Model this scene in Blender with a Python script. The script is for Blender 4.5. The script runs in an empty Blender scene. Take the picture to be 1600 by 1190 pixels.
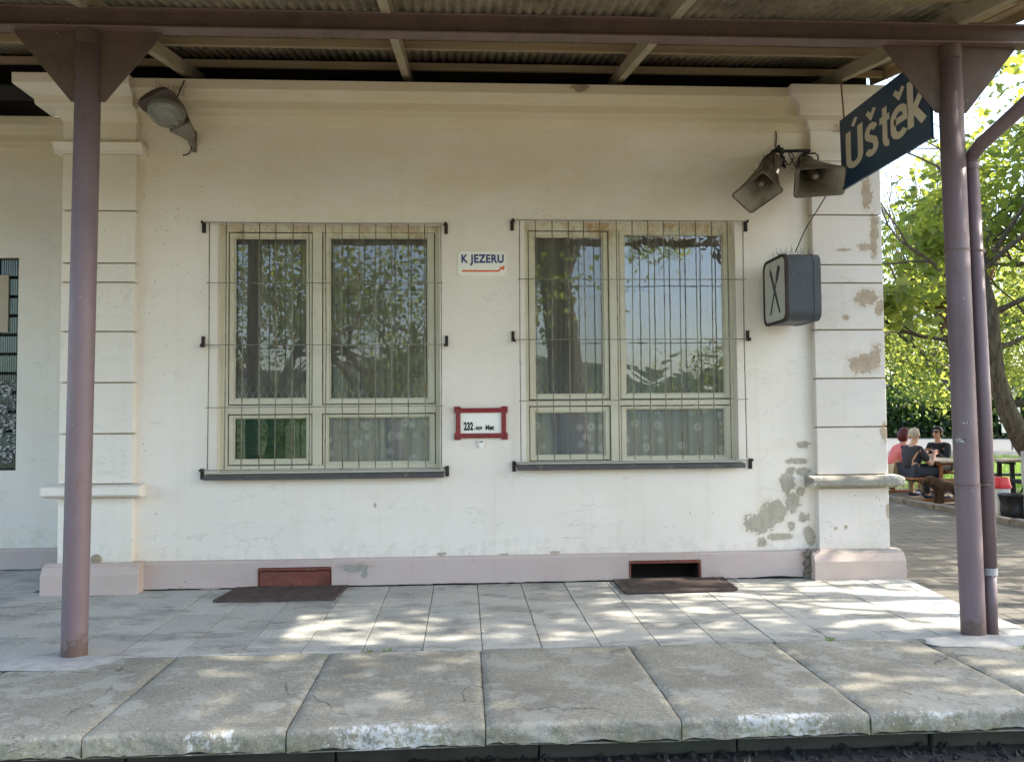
import bpy, bmesh, math, random
import numpy as np
from math import sin, cos, pi, radians as RAD, sqrt
from mathutils import Vector, Matrix, noise

S = bpy.context.scene
COL = S.collection
random.seed(7)
rng = np.random.default_rng(7)

# ------------------------------------------------------------------ camera
CF, CYAW, CPIT, CROL = 1301.4, .0578, .0415, -.0082      # focal length in photo pixels, angles
CP = Vector((-.0852, -7.7852, 1.5454))
_f = Vector((sin(CYAW) * cos(CPIT), cos(CYAW) * cos(CPIT), sin(CPIT)))
_r = Vector((cos(CYAW), -sin(CYAW), 0)); _u = _r.cross(_f)
CR = _r * cos(CROL) + _u * sin(CROL); CU = _r * -sin(CROL) + _u * cos(CROL); CD = _f
def U(x, y, ax, v):
    """photo pixel -> point on the world plane axis ax = v"""
    d = CR * ((x - 800) / CF) + CU * (-(y - 595) / CF) + CD
    return CP + d * ((v - CP[ax]) / d[ax])
cam = bpy.data.cameras.new('camera'); camo = bpy.data.objects.new('camera', cam)
COL.objects.link(camo); S.camera = camo
cam.sensor_width = 36; cam.lens = CF * 36 / 1600; cam.clip_end = 3000; cam.clip_start = .05
camo.matrix_world = Matrix.Translation(CP) @ Matrix((CR, CU, -CD)).transposed().to_4x4()

# ------------------------------------------------------------------ light
SUN_AZ, SUN_EL = -0.35, 37.0          # degrees from +X (negative = towards the tracks), elevation
W = bpy.data.worlds.new('World'); S.world = W; W.use_nodes = True
nt = W.node_tree; bg = nt.nodes['Background']
sky = nt.nodes.new('ShaderNodeTexSky'); sky.sky_type = 'NISHITA'; sky.sun_disc = False
sky.sun_elevation = RAD(SUN_EL); sky.sun_rotation = RAD(90 - SUN_AZ)
sky.air_density = 1.0; sky.dust_density = 2.2; sky.ozone_density = 1.0
nt.links.new(sky.outputs[0], bg.inputs[0]); bg.inputs[1].default_value = .15
sl = bpy.data.lights.new('sun', 'SUN'); sl.energy = 3.8; sl.angle = RAD(.53); sl.color = (1, .93, .80)
so = bpy.data.objects.new('sun', sl); COL.objects.link(so)
sd = Vector((cos(RAD(SUN_EL)) * cos(RAD(SUN_AZ)), cos(RAD(SUN_EL)) * sin(RAD(SUN_AZ)), sin(RAD(SUN_EL))))
so.rotation_euler = sd.to_track_quat('Z', 'Y').to_euler(); so.location = sd * 60
S.view_settings.view_transform = 'Standard'; S.view_settings.look = 'None'
S.view_settings.exposure = 2.15; S.view_settings.gamma = 1
S.render.engine = 'CYCLES'
S.cycles.max_bounces = 8; S.cycles.diffuse_bounces = 5; S.cycles.glossy_bounces = 3
S.cycles.transparent_max_bounces = 12; S.cycles.transmission_bounces = 4
S.cycles.sample_clamp_indirect = 6; S.cycles.caustics_reflective = False; S.cycles.caustics_refractive = False
S.cycles.use_denoising = True

# ------------------------------------------------------------------ node helpers
class NT:
    def __init__(s, name):
        s.m = bpy.data.materials.new(name); s.m.use_nodes = True; s.t = s.m.node_tree
        s.b = s.t.nodes['Principled BSDF']; s.out = s.t.nodes['Material Output']
    def n(s, typ, **kw):
        nd = s.t.nodes.new('ShaderNode' + typ)
        for k, v in kw.items():
            if k[0] == '_': setattr(nd, k[1:], v)
            else: s.set(nd, int(k[1:]) if k[0] == 'i' and k[1:].isdigit() else k.replace('__', ' '), v)
        return nd
    def set(s, nd, k, v):
        i = nd.inputs[k]
        if isinstance(v, bpy.types.Node): v = v.outputs[0]
        if isinstance(v, bpy.types.NodeSocket): s.t.links.new(v, i)
        else:
            if isinstance(v, tuple) and len(v) == 3 and i.type == 'RGBA': v = (*v, 1)
            i.default_value = v
    def pos(s): return s.n('NewGeometry').outputs['Position']
    def math(s, op, a, b=0., clamp=False):
        nd = s.n('Math', _operation=op, _use_clamp=clamp); s.set(nd, 0, a); s.set(nd, 1, b); return nd.outputs[0]
    def vmath(s, op, a, b=(0, 0, 0)):
        nd = s.n('VectorMath', _operation=op); s.set(nd, 0, a)
        if op == 'SCALE': s.set(nd, 3, b)
        else: s.set(nd, 1, b)
        return nd.outputs['Value'] if op in ('LENGTH', 'DISTANCE', 'DOT_PRODUCT') else nd.outputs[0]
    def noise(s, scale, detail=4, rough=.55, vec=None, dist=0.):
        nd = s.n('TexNoise'); nd.inputs['Scale'].default_value = scale; nd.inputs['Detail'].default_value = detail
        nd.inputs['Roughness'].default_value = rough; nd.inputs['Distortion'].default_value = dist
        s.set(nd, 'Vector', vec if vec is not None else s.pos()); return nd.outputs['Fac']
    def step(s, v, lo, hi, a=0., b=1.):
        nd = s.n('MapRange'); nd.inputs[1].default_value = lo; nd.inputs[2].default_value = hi
        nd.inputs[3].default_value = a; nd.inputs[4].default_value = b; s.set(nd, 0, v); return nd.outputs[0]
    def mix(s, f, a, b):
        nd = s.n('MixRGB'); s.set(nd, 0, f); s.set(nd, 1, a); s.set(nd, 2, b); return nd.outputs[0]
    def mul(s, a, f, k=1.):
        nd = s.n('MixRGB', _blend_type='MULTIPLY'); nd.inputs[0].default_value = k; s.set(nd, 1, a); s.set(nd, 2, f); return nd.outputs[0]
    def sep(s, v):
        nd = s.n('SeparateXYZ'); s.set(nd, 0, v); return nd.outputs
    def scale(s, v, sc):
        return s.vmath('MULTIPLY', v, sc)
    def bump(s, h, strength=.3, dist=.01, nrm=None):
        nd = s.n('Bump'); nd.inputs['Strength'].default_value = strength; nd.inputs['Distance'].default_value = dist
        s.set(nd, 'Height', h)
        if nrm is not None: s.set(nd, 'Normal', nrm)
        return nd.outputs[0]
    def done(s, col=None, rough=.7, nrm=None, metal=0., spec=.35):
        if col is not None: s.set(s.b, 'Base Color', col)
        s.set(s.b, 'Roughness', rough); s.b.inputs['Metallic'].default_value = metal
        s.b.inputs['Specular IOR Level'].default_value = spec
        if nrm is not None: s.set(s.b, 'Normal', nrm)
        return s.m

def mat_plain(name, col, rough=.6, var=.18, sc=6, bs=.15, metal=0., dirt=None, dirt_lo=.55, dirt_hi=.75, dsc=3.):
    t = NT(name); n1 = t.noise(sc, 5, .6)
    c = t.mix(t.step(n1, .3, .7), tuple(x * (1 - var) for x in col), tuple(min(1, x * (1 + var)) for x in col))
    if dirt: c = t.mix(t.step(t.noise(dsc, 6, .65), dirt_lo, dirt_hi), c, dirt)
    return t.done(c, rough, t.bump(t.noise(sc * 9, 3), bs, .004), metal)

def mat_plaster(name, base, under, patches=(), specks=0., worn=0.):
    t = NT(name); P = t.pos(); x, y, z = t.sep(P)
    c = t.mix(t.step(t.noise(1.1, 4, .6), .35, .7), base, tuple(v * .93 for v in base))
    c = t.mix(t.step(t.noise(2.2, 6, .7, t.scale(P, (.35, 1, 1.6))), .55, .8, 0, .35), c, (base[0] * .78, base[1] * .74, base[2] * .62))
    c = t.mix(t.step(t.noise(22, 5, .7), .6, .75, 0, .25), c, tuple(v * .72 for v in base))
    # fine hairline cracks and smears
    cn = t.noise(1.4, 7, .62, t.scale(P, (.7, 1, 2.2)), .8)
    ln = t.step(t.math('ABSOLUTE', t.math('SUBTRACT', cn, .5)), .0, .004, 1, 0)
    c = t.mix(t.math('MULTIPLY', ln, t.step(t.noise(1.9, 3, .5, t.vmath('ADD', P, (9, 2, 4))), .50, .60, 0, .7)), c, tuple(v * .5 for v in base))
    st = t.step(t.noise(1.2, 6, .7, t.scale(P, (7, 1, .35))), .52, .75, 0, .22)
    c = t.mix(st, c, (base[0] * .72, base[1] * .66, base[2] * .52))
    # splash dirt at the foot and a noisy yellow tint growing towards the cornice, both with ragged outlines
    sd_ = t.math('ADD', t.noise(7, 8, .72), t.step(z, .26, .62, .26, 0))
    c = t.mix(t.step(sd_, .70, .80, 0, .30), c, (.52, .49, .42))
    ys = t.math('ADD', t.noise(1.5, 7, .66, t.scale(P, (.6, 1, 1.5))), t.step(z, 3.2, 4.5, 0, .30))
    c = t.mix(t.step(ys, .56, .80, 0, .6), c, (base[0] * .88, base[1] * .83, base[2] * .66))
    c = t.mix(t.step(t.noise(.8, 5, .62, t.vmath('ADD', P, (3, 1, 17))), .45, .75, 0, .30), c, (base[0] * .84, base[1] * .79, base[2] * .66))
    # dark crumbs of dirt and fly specks
    sp = t.n('TexVoronoi'); sp.inputs['Scale'].default_value = 17; t.set(sp, 'Vector', P)
    spk = t.step(sp.outputs['Distance'], .08, .13, 1, 0)
    reg = t.step(t.noise(.9, 3, .6), .55, .66)
    if specks:
        near = t.step(t.vmath('DISTANCE', t.scale(P, (1, 0, .45)), (-2.85, 0, 1.62)), .2, 1.0, 1, 0)
        reg = t.math('MAXIMUM', reg, near)
    pick = t.step(t.noise(17, 1, .5), .53, .57)
    c = t.mix(t.math('MULTIPLY', t.math('MULTIPLY', spk, reg), t.math('MULTIPLY', pick, .8)), c, (.07, .055, .04))
    h = t.noise(70, 3, .6)
    n0 = t.noise(3.2, 3, .6)
    h = t.math('ADD', t.math('MULTIPLY', h, .35), n0)
    mask = None
    pn = t.math('ADD', t.math('MULTIPLY', t.noise(6, 9, .72, None, .8), .6), t.math('MULTIPLY', t.noise(24, 6, .75), .4))
    for (px, pz, rx, rz) in patches:
        d = t.vmath('LENGTH', t.scale(t.vmath('SUBTRACT', P, (px, 0, pz)), (1 / rx, 0, 1 / rz)))
        f = t.step(d, 0.1, 1.9, 1., 0.)
        mask = f if mask is None else t.math('MAXIMUM', mask, f)
    extra = t.step(t.noise(1.3, 3, .55, t.vmath('ADD', P, (31, 7, 3))), .62, .8, 0, .45 * worn)
    mask = extra if mask is None else t.math('MAXIMUM', mask, extra)
    m0 = t.math('ADD', t.math('MULTIPLY', mask, .50), pn)
    c = t.mix(t.step(m0, .66, .80, 0, .35), c, (base[0] * .72, base[1] * .66, base[2] * .52))
    m = t.step(m0, .80, .812)
    uc = t.mix(t.step(t.noise(14, 6, .7), .3, .7), under, tuple(v * .68 for v in under))
    c = t.mix(m, c, uc)
    h = t.math('SUBTRACT', h, t.math('MULTIPLY', m, 1.3))
    return t.done(c, .85, t.bump(h, .35, .012), 0, .2)

WHITE = (.85, .785, .70)
patchR = [(2.85, .62, .15, .12), (2.69, .5, .17, .11), (3.02, .70, .09, .12), (2.98, .88, .09, .1), (3.07, 1.09, .12, .035), (3.15, 1.24, .08, .04),
          (3.12, .99, .1, .05), (3.02, 1.0, .05, .05), (3.1, .8, .06, .05), (2.9, .38, .16, .045), (3.18, .4, .07, .11), (3.13, .24, .1, .035), (2.72, .33, .06, .05),
          (3.13, .56, .06, .06), (3.0, .48, .05, .05), (-.3, .275, .05, .02), (-.91, .73, .02, .03), (.28, .26, .06, .015), (.75, .27, .05, .015)]
patchP = [(3.79, 3.66, .06, .2), (3.85, 3.3, .05, .2), (3.75, 3.13, .08, .05), (3.84, 3.13, .05, .12), (3.765, 2.64, .14, .1), (3.88, 2.55, .05, .1), (3.72, 2.0, .2, .12), (3.83, 2.08, .08, .13),
          (3.6, 4.27, .16, .06), (3.7, 4.18, .1, .05), (3.9, 1.36, .05, .1), (3.92, .62, .03, .08), (3.55, 2.45, .04, .03), (3.4, .46, .02, .02), (3.5, .47, .02, .02), (3.55, 3.1, .1, .02)]
M = {}
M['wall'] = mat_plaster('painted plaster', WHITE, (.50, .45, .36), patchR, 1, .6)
M['pilaster'] = mat_plaster('chipped plaster', (.72, .67, .615), (.50, .40, .29), patchP, 1, .8)
M['pilaster_left'] = mat_plaster('cream plaster', (.80, .745, .66), (.36, .33, .27), [], 1, .1)
M['cornice'] = mat_plaster('cornice plaster', (.75, .67, .53), (.38, .30, .2), [(1.0, 4.55, .09, .05), (-.5, 4.6, .04, .02)], 1, .5)
M['groove'] = mat_plain('dirty shaded joint plaster', (.40, .35, .25), .9, .3, 6, .4, dirt=(.16, .13, .08))  # dirt tone, kept dark to strengthen the weak groove shadows as well
M['ledge'] = mat_plaster('weathered ledge', (.62, .61, .54), (.33, .31, .26), [(3.5, .9, .6, .1)], 0, 1.)
M['plinth'] = mat_plaster('pink plinth paint', (.55, .44, .41), (.40, .38, .33), [(-1.1, .17, .13, .045), (-1.0, .12, .03, .05)], 0, .6)
M['plinth_pil'] = mat_plaster('pink plinth cap', (.54, .43, .39), (.42, .38, .34), [(3.7, .25, .5, .02)], 0, .8)

def mat_concrete(name, base, film=(.42, .43, .41), edge=True):
    t = NT(name); P = t.pos(); x, y, z = t.sep(P)
    at = t.n('Attribute'); at.attribute_name = 'tone'
    c = t.mix(t.step(t.noise(1.6, 6, .65), .3, .7), tuple(v * .66 for v in base), tuple(v * 1.2 for v in base))
    c = t.mix(t.step(t.noise(4.5, 8, .75, t.vmath('ADD', P, (7, 3, 0))), .55, .68, 0, .45), c, tuple(v * .5 for v in base))
    c = t.mix(t.step(t.noise(42, 5, .8), .44, .66, 0, .8), c, tuple(v * .48 for v in base))
    ck = t.n('TexVoronoi', _feature='DISTANCE_TO_EDGE'); ck.inputs['Scale'].default_value = .8; t.set(ck, 'Vector', t.vmath('ADD', P, t.vmath('SCALE', t.n('TexNoise', Scale=4., Detail=6.).outputs['Color'], .35)))
    c = t.mix(t.math('MULTIPLY', t.step(ck.outputs['Distance'], .002, .006, 1, 0), t.step(t.noise(1.1, 2), .5, .56, 0, .8)), c, tuple(v * .25 for v in base))
    v = t.n('TexVoronoi'); v.inputs['Scale'].default_value = 60; t.set(v, 'Vector', P)
    c = t.mix(t.step(v.outputs['Distance'], .12, .22, .8, 0), c, (.52, .51, .47))
    c = t.mix(t.step(t.noise(3.3, 7, .7, t.vmath('ADD', P, (5, 9, 0))), .53, .56, 0, .45), c, film)
    if edge:
        ed = t.step(y, -3.56, -3.34, 1, 0)
        wn = t.noise(26, 7, .75)
        big = None
        for cx, rx, k in ((-.45, .55, 1.), (1.52, .50, 1.), (-1.35, .35, .8), (2.3, .35, .75), (3.4, .4, .8), (.4, .45, .6), (-2.5, .4, .5)):
            q = t.step(t.math('ABSOLUTE', t.math('SUBTRACT', x, cx)), rx * .3, rx, k, 0); big = q if big is None else t.math('MAXIMUM', big, q)
        w = t.math('ADD', t.math('MULTIPLY', t.math('MULTIPLY', ed, big), .34), t.math('MULTIPLY', wn, .9))
        c = t.mix(t.step(w, .70, .76, 0, .75), c, (.66, .67, .66))
        low = t.step(z, -.09, -.01, 1, 0)
        mo = t.math('MULTIPLY', low, t.step(t.noise(6, 7, .75), .45, .58))
        c = t.mix(t.math('MULTIPLY', mo, .55), c, (.17, .17, .075))
        v2 = t.n('TexVoronoi'); v2.inputs['Scale'].default_value = 14; t.set(v2, 'Vector', P)
        c = t.mix(t.math('MULTIPLY', t.step(v2.outputs['Distance'], .05, .08, 1, 0), t.step(t.noise(2.5, 2), .5, .6)), c, (.7, .7, .68))
    c = t.mul(c, at.outputs['Color'])
    h = t.math('ADD', t.noise(90, 4, .7), t.math('MULTIPLY', t.noise(12, 4, .6), 1.5))
    return t.done(c, .9, t.bump(h, .5, .008), 0, .25)
M['slab'] = mat_concrete('platform slab concrete', (.355, .335, .27), (.47, .455, .40))
def mat_tile():
    t = NT('platform tile'); P = t.pos(); at = t.n('Attribute'); at.attribute_name = 'tone'
    a, b = (.485, .47, .42), (.27, .262, .235)
    f = t.step(t.noise(2.6, 7, .62, t.scale(P, (.8, 1.5, 1))), .50, .57)
    f2 = t.step(t.noise(9, 6, .7, t.scale(P, (1, 1.6, 1))), .46, .60)
    c = t.mix(t.math('MULTIPLY', f, t.math('ADD', t.math('MULTIPLY', f2, .6), .35)), a, b)
    c = t.mix(t.step(t.noise(38, 6, .8), .48, .68, 0, .6), c, (.22, .215, .19))
    c = t.mix(t.step(t.noise(5, 8, .75, t.vmath('ADD', P, (3, 8, 0))), .60, .68, 0, .5), c, (.17, .165, .14))
    c = t.mul(c, at.outputs['Color'])
    return t.done(c, .85, t.bump(t.noise(50, 5, .7), .3, .005), 0, .3)
M['tile'] = mat_tile()
M['joint'] = mat_plain('joint dirt', (.13, .12, .10), .95, .3, 20, .5, dirt=(.09, .12, .04))
M['cement'] = mat_plain('cement collar', (.42, .41, .38), .9, .2, 10, .4)
M['dark_concrete'] = mat_plain('shaded support concrete', (.06, .06, .05), .9, .4, 3, .5, dirt=(.03, .045, .015))  # dark tone holds the shade below the slab overhang
M['ballast'] = mat_plain('dark ballast stone', (.026, .025, .024), .85, .5, 12, .6)
M['ballast_bed'] = mat_plain('ballast bed', (.035, .033, .03), .95, .4, 25, .8)

def mat_metal_paint(name, base, rust=(.16, .07, .04), lo=.62, hi=.7, rough=.42, sc=2.2, foot=False):
    t = NT(name); P = t.pos(); x, y, z = t.sep(P)
    c = t.mix(t.step(t.noise(1.2, 4, .6, t.scale(P, (2, 2, .6))), .3, .7), tuple(v * .8 for v in base), tuple(v * 1.1 for v in base))
    c = t.mix(t.step(t.noise(sc, 8, .75, t.vmath('ADD', P, (4, 2, 8))), lo, hi, 0, .7), c, rust)
    v = t.n('TexVoronoi'); v.inputs['Scale'].default_value = 30; t.set(v, 'Vector', P)
    c = t.mix(t.math('MULTIPLY', t.step(v.outputs['Distance'], .06, .11, 1, 0), t.step(t.noise(3.1, 3), .55, .62)), c, (.55, .5, .5))
    if foot:
        ft = t.math('ADD', t.step(z, 0, .22, .42, 0), t.noise(16, 7, .75)); c = t.mix(t.step(ft, .68, .80, 0, .8), c, (.10, .06, .045))
        c = t.mix(t.step(t.noise(5, 7, .75, t.scale(P, (1.4, 1.4, .55))), .60, .66, 0, .5), c, (.105, .07, .065))
    r = t.step(t.noise(7, 4), .3, .7, rough - .08, rough + .15)
    return t.done(c, r, t.bump(t.noise(35, 4, .6), .12, .004), 0, .45)
M['post'] = mat_metal_paint('mauve post paint', (.180, .130, .140), rough=.52, foot=True)
M['beam'] = mat_metal_paint('brown beam paint', (.095, .060, .045), (.055, .036, .026), .5, .62, .6, 4)
M['flange'] = mat_metal_paint('brown flange paint', (.15, .10, .082), (.09, .05, .04), .56, .66, .5, 4)
M['pipe'] = mat_metal_paint('mauve pipe paint', (.172, .122, .132), (.1, .05, .05), .66, .72)
def mat_wood(name, base, dark, ax=0):
    t = NT(name); P = t.pos()
    sc = [14, 14, 14]; sc[ax] = .7
    c = t.mix(t.step(t.noise(1, 6, .65, t.scale(P, tuple(sc))), .3, .72), base, dark)
    c = t.mix(t.step(t.noise(2.5, 5, .7), .55, .75, 0, .6), c, tuple(v * .6 for v in dark))
    return t.done(c, .8, t.bump(t.noise(1, 5, .6, t.scale(P, tuple(v * 2 for v in sc))), .3, .004), 0, .2)
M['rafter'] = mat_wood('cream painted rafter', (.42, .36, .25), (.30, .24, .15), 1)
M['purlin'] = mat_wood('cream painted purlin', (.36, .28, .17), (.25, .18, .10), 0)
M['verge'] = mat_wood('bare verge board', (.50, .38, .22), (.34, .24, .13), 1)
M['black_void'] = mat_wood('black void backing', (.012, .010, .008), (.02, .016, .012), 0)  # near-black so eaves void, hatch recess and grate pits read as unlit
M['sheet'] = mat_plain('weathered corrugated sheet', (.36, .29, .19), .85, .3, 1.5, .3, dirt=(.11, .085, .05), dirt_lo=.42, dirt_hi=.7, dsc=2.2)
def mat_frame():
    t = NT('cream window paint'); P = t.pos(); x, y, z = t.sep(P)
    c = t.mix(t.step(t.noise(3, 5, .6), .3, .7), (.66, .63, .50), (.58, .54, .40))
    top = t.step(z, 2.9, 3.36, 0, .22)
    m = t.math('ADD', t.noise(7, 8, .72, t.scale(P, (1.6, 1, .8))), top)
    c = t.mix(t.step(m, .66, .86, 0, .85), c, (.36, .20, .07))
    c = t.mix(t.step(t.noise(30, 6, .75), .63, .72, 0, .8), c, (.12, .08, .04))
    return t.done(c, .55, t.bump(t.noise(40, 4), .2, .004), 0, .35)
M['frame'] = mat_frame()
M['gap'] = mat_plain('sash gap shadow', (.05, .035, .02), .9, .3, 20)
M['sill'] = mat_plain('dull zinc sill', (.075, .07, .07), .5, .25, 8, .2, dirt=(.2, .18, .16), dirt_lo=.6, dirt_hi=.7, dsc=9)
M['rod'] = mat_plain('grey green rod paint', (.23, .22, .17), .6, .3, 8, .3, dirt=(.13, .06, .025), dirt_lo=.56, dirt_hi=.62, dsc=12)
M['bracket'] = mat_plain('rusty dark bracket', (.035, .025, .022), .7, .4, 15, .5)
def mat_glass(name, wav, amp, refl=1.0, tint=(1, 1, 1), dust=(.01, .10)):
    t = NT(name); t.t.nodes.remove(t.b)
    fr = t.n('Fresnel'); fr.inputs['IOR'].default_value = 1.62
    P = t.pos()
    nrm = t.bump(t.noise(wav, 2.5, .5, t.scale(P, (1, 1, 1.25)), .8), amp, .05)
    g = t.n('BsdfGlossy'); g.inputs['Roughness'].default_value = .0; t.set(g, 'Normal', nrm)
    tr = t.n('BsdfTransparent'); tr.inputs[0].default_value = (*[.96 * v for v in tint], 1)
    mx = t.n('MixShader'); t.set(mx, 0, t.math('MULTIPLY', fr.outputs[0], 2.0 * refl, True)); t.set(mx, 1, tr.outputs[0]); t.set(mx, 2, g.outputs[0])
    dr = t.n('BsdfDiffuse'); dr.inputs[0].default_value = (.4, .39, .34, 1)
    m2 = t.n('MixShader'); t.set(m2, 0, t.step(t.noise(5, 6, .7), .4, .8, *dust)); t.set(m2, 1, mx.outputs[0]); t.set(m2, 2, dr.outputs[0])
    t.set(t.out, 'Surface', m2.outputs[0]); return t.m
M['glass'] = mat_glass('flat window glass', 2.0, .012)
M['glass_wavy'] = mat_glass('wavy window glass', 3.2, .05, 1.5)
M['plastic_glass'] = mat_glass('lamp bowl plastic', 8, .2, .6, (.8, .8, .75), (.25, .5))
def mat_curtain(name, kind):
    t = NT(name); t.t.nodes.remove(t.b); P = t.pos(); x, y, z = t.sep(P)
    df = t.n('BsdfDiffuse'); tl = t.n('BsdfTranslucent'); tr = t.n('BsdfTransparent')
    if kind == 'net':
        dens = t.step(t.noise(3, 3, .5, t.scale(P, (6, 1, .25))), .3, .7, .42, .80)
        # two crossing families of hanging arcs above the hem: lattice lace
        k = t.math('SUBTRACT', z, 1.62)
        h = t.step(z, 1.72, 2.02, 1, 0)
        def fam(sg):
            ph = t.math('ADD', t.math('MULTIPLY', x, 15.), t.math('MULTIPLY', t.math('POWER', t.math('MAXIMUM', t.math('SUBTRACT', 2.06, z), 0.), .6), 7. * sg))
            fr = t.math('ABSOLUTE', t.math('SUBTRACT', t.math('FRACT', ph), .5))
            return t.step(fr, .05, .09, 1, 0)
        lat = t.math('MULTIPLY', t.math('MAXIMUM', fam(1), fam(-1)), h)
        fac = t.math('MAXIMUM', dens, t.math('MULTIPLY', lat, .9))
        col = t.mix(lat, (.72, .70, .61), (1., 1., .97))
    else:
        v = t.n('TexVoronoi'); v.inputs['Scale'].default_value = 8.5; v.inputs['Randomness'].default_value = .75
        P2 = t.scale(P, (1, 0, 1)); t.set(v, 'Vector', P2)
        v.voronoi_dimensions = '3D'
        d = t.vmath('SUBTRACT', P2, v.outputs['Position'])
        dx, dy, dz = t.sep(d)
        ang = t.math('ARCTAN2', dz, dx)
        r = t.vmath('LENGTH', d)
        pet = t.math('ADD', t.math('MULTIPLY', t.math('ABSOLUTE', t.math('SINE', t.math('MULTIPLY', ang, 6.))), .020), .028)
        fl = t.step(t.math('SUBTRACT', pet, r), -.001, .002)
        hole = t.step(t.math('ABSOLUTE', t.math('SUBTRACT', r, .014)), .001, .004)
        fl = t.math('MULTIPLY', fl, hole)
        dens = t.step(t.noise(3, 3, .5, t.scale(P, (7, 1, .3))), .3, .7, .34, .62)
        fac = t.math('MAXIMUM', t.math('ADD', dens, .26), fl)
        col = t.mix(fl, (.80, .81, .83), (1., 1., 1.))
    t.set(df, 0, col); t.set(tl, 0, col)
    a = t.n('MixShader', i0=.3 if kind == 'net' else .12); t.set(a, 1, df.outputs[0]); t.set(a, 2, tl.outputs[0])
    mx = t.n('MixShader'); t.set(mx, 0, fac); t.set(mx, 1, tr.outputs[0]); t.set(mx, 2, a.outputs[0])
    t.set(t.out, 'Surface', mx.outputs[0]); return t.m
M['net'] = mat_curtain('sheer net curtain', 'net')
M['lace'] = mat_curtain('flower lace curtain', 'lace')
M['blind'] = mat_plain('green blind slat', (.04, .50, .22), .5, .15, 5)
M['cord'] = mat_plain('white cord', (.6, .62, .6), .7)
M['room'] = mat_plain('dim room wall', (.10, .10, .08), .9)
def mat_leaf(name, c1, c2, trans, k=.5):
    t = NT(name); t.t.nodes.remove(t.b)
    at = t.n('Attribute'); at.attribute_name = 'tone'
    df = t.n('BsdfDiffuse'); tl = t.n('BsdfTranslucent'); gl = t.n('BsdfGlossy'); gl.inputs['Roughness'].default_value = .45
    t.set(df, 0, t.mix(at.outputs['Fac'], c1, c2)); t.set(tl, 0, t.mul(t.mix(at.outputs['Fac'], trans, tuple(min(1, v * 1.3) for v in trans)), (1, 1, 1)))
    a = t.n('MixShader', i0=k); t.set(a, 1, df.outputs[0]); t.set(a, 2, tl.outputs[0])
    gl.inputs[0].default_value = (.5, .5, .5, 1)
    b = t.n('MixShader', i0=.05); t.set(b, 1, a.outputs[0]); t.set(b, 2, gl.outputs[0])
    t.set(t.out, 'Surface', b.outputs[0]); return t.m
M['leaf_mid'] = mat_leaf('broad green leaf', (.05, .075, .012), (.10, .125, .02), (.36, .42, .06), .42)
M['leaf_bright'] = mat_leaf('fresh spring leaf', (.10, .15, .02), (.16, .20, .03), (.42, .46, .09), .5)
M['leaf_dark'] = mat_leaf('dark shrub leaf', (.012, .03, .008), (.04, .075, .016), (.06, .12, .02), .35)
M['leaf_olive'] = mat_leaf('olive spring leaf', (.08, .11, .02), (.15, .17, .03), (.30, .36, .05), .5)
M['grassblade'] = mat_leaf('grass blade', (.07, .14, .02), (.14, .22, .035), (.22, .36, .05), .4)
def mat_bark(name, base=(.10, .085, .065)):
    t = NT(name); P = t.pos()
    h = t.noise(1, 6, .7, t.scale(P, (22, 22, 5)), .5)
    c = t.mix(t.step(h, .35, .65), tuple(v * .45 for v in base), tuple(v * 1.5 for v in base))
    return t.done(c, .95, t.bump(h, .9, .03), 0, .15)
M['bark'] = mat_bark('furrowed bark'); M['twig'] = mat_bark('reddish twig bark', (.13, .07, .045))
M['dry_grass'] = mat_plain('dry meadow grass', (.11, .12, .05), .95, .3, .5, .5, dirt=(.13, .12, .08))
M['gravel'] = mat_plain('pale bounce gravel', (.19, .175, .15), .95, .3, 4, .6)
M['lawn'] = mat_plain('lawn soil and grass', (.07, .12, .025), .95, .4, 3, .6, dirt=(.12, .10, .06), dirt_lo=.55, dirt_hi=.8)
M['soil'] = mat_plain('trodden soil', (.11, .09, .065), .95, .3, 4, .7)
M['road'] = mat_plain('pale asphalt', (.10, .10, .098), .9, .12, 4, .3)
def mat_paver():
    t = NT('concrete pavers'); P = t.pos(); rt = t.n('Mapping'); rt.inputs['Rotation'].default_value = (0, 0, RAD(2)); t.set(rt, 'Vector', P)
    b = t.n('TexBrick'); b.inputs['Scale'].default_value = 1; b.inputs['Mortar Size'].default_value = .009; b.inputs['Mortar Smooth'].default_value = .4
    b.inputs['Brick Width'].default_value = .42; b.inputs['Row Height'].default_value = .30; b.offset = .5
    b.inputs['Color1'].default_value = (.165, .15, .125, 1); b.inputs['Color2'].default_value = (.125, .115, .095, 1); b.inputs['Mortar'].default_value = (.03, .028, .02, 1)
    t.set(b, 'Vector', t.vmath('ADD', rt.outputs[0], t.vmath('SCALE', t.n('TexNoise', Scale=3.).outputs['Color'], .03)))
    c = t.mix(t.step(t.noise(2, 6, .7), .45, .7, 0, .5), b.outputs[0], (.11, .10, .075))
    h = t.math('ADD', t.math('MULTIPLY', b.outputs['Fac'], -3.), t.noise(40, 4, .7))
    return t.done(c, .9, t.bump(h, .5, .01), 0, .25)
M['paver'] = mat_paver()
M['kerb'] = mat_plain('old kerb stone', (.17, .15, .12), .9, .3, 8, .6, dirt=(.08, .08, .04))
M['navy'] = mat_plain('navy enamel', (.022, .056, .105), .38, .12, 3, .05)
M['cream_letter'] = mat_plain('cream enamel letter', (.70, .63, .49), .5, .05, 5, .05)
M['horn'] = mat_plain('grimy grey horn', (.155, .13, .10), .55, .3, 5, .2, dirt=(.07, .045, .03), dirt_lo=.42, dirt_hi=.7, dsc=6)
M['horn_in'] = mat_plain('pale horn inside', (.42, .38, .31), .6, .15, 5, .1, dirt=(.17, .12, .08), dirt_lo=.5, dirt_hi=.8, dsc=6)
M['black'] = mat_plain('black iron', (.018, .016, .015), .6, .4, 12, .3)
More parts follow.
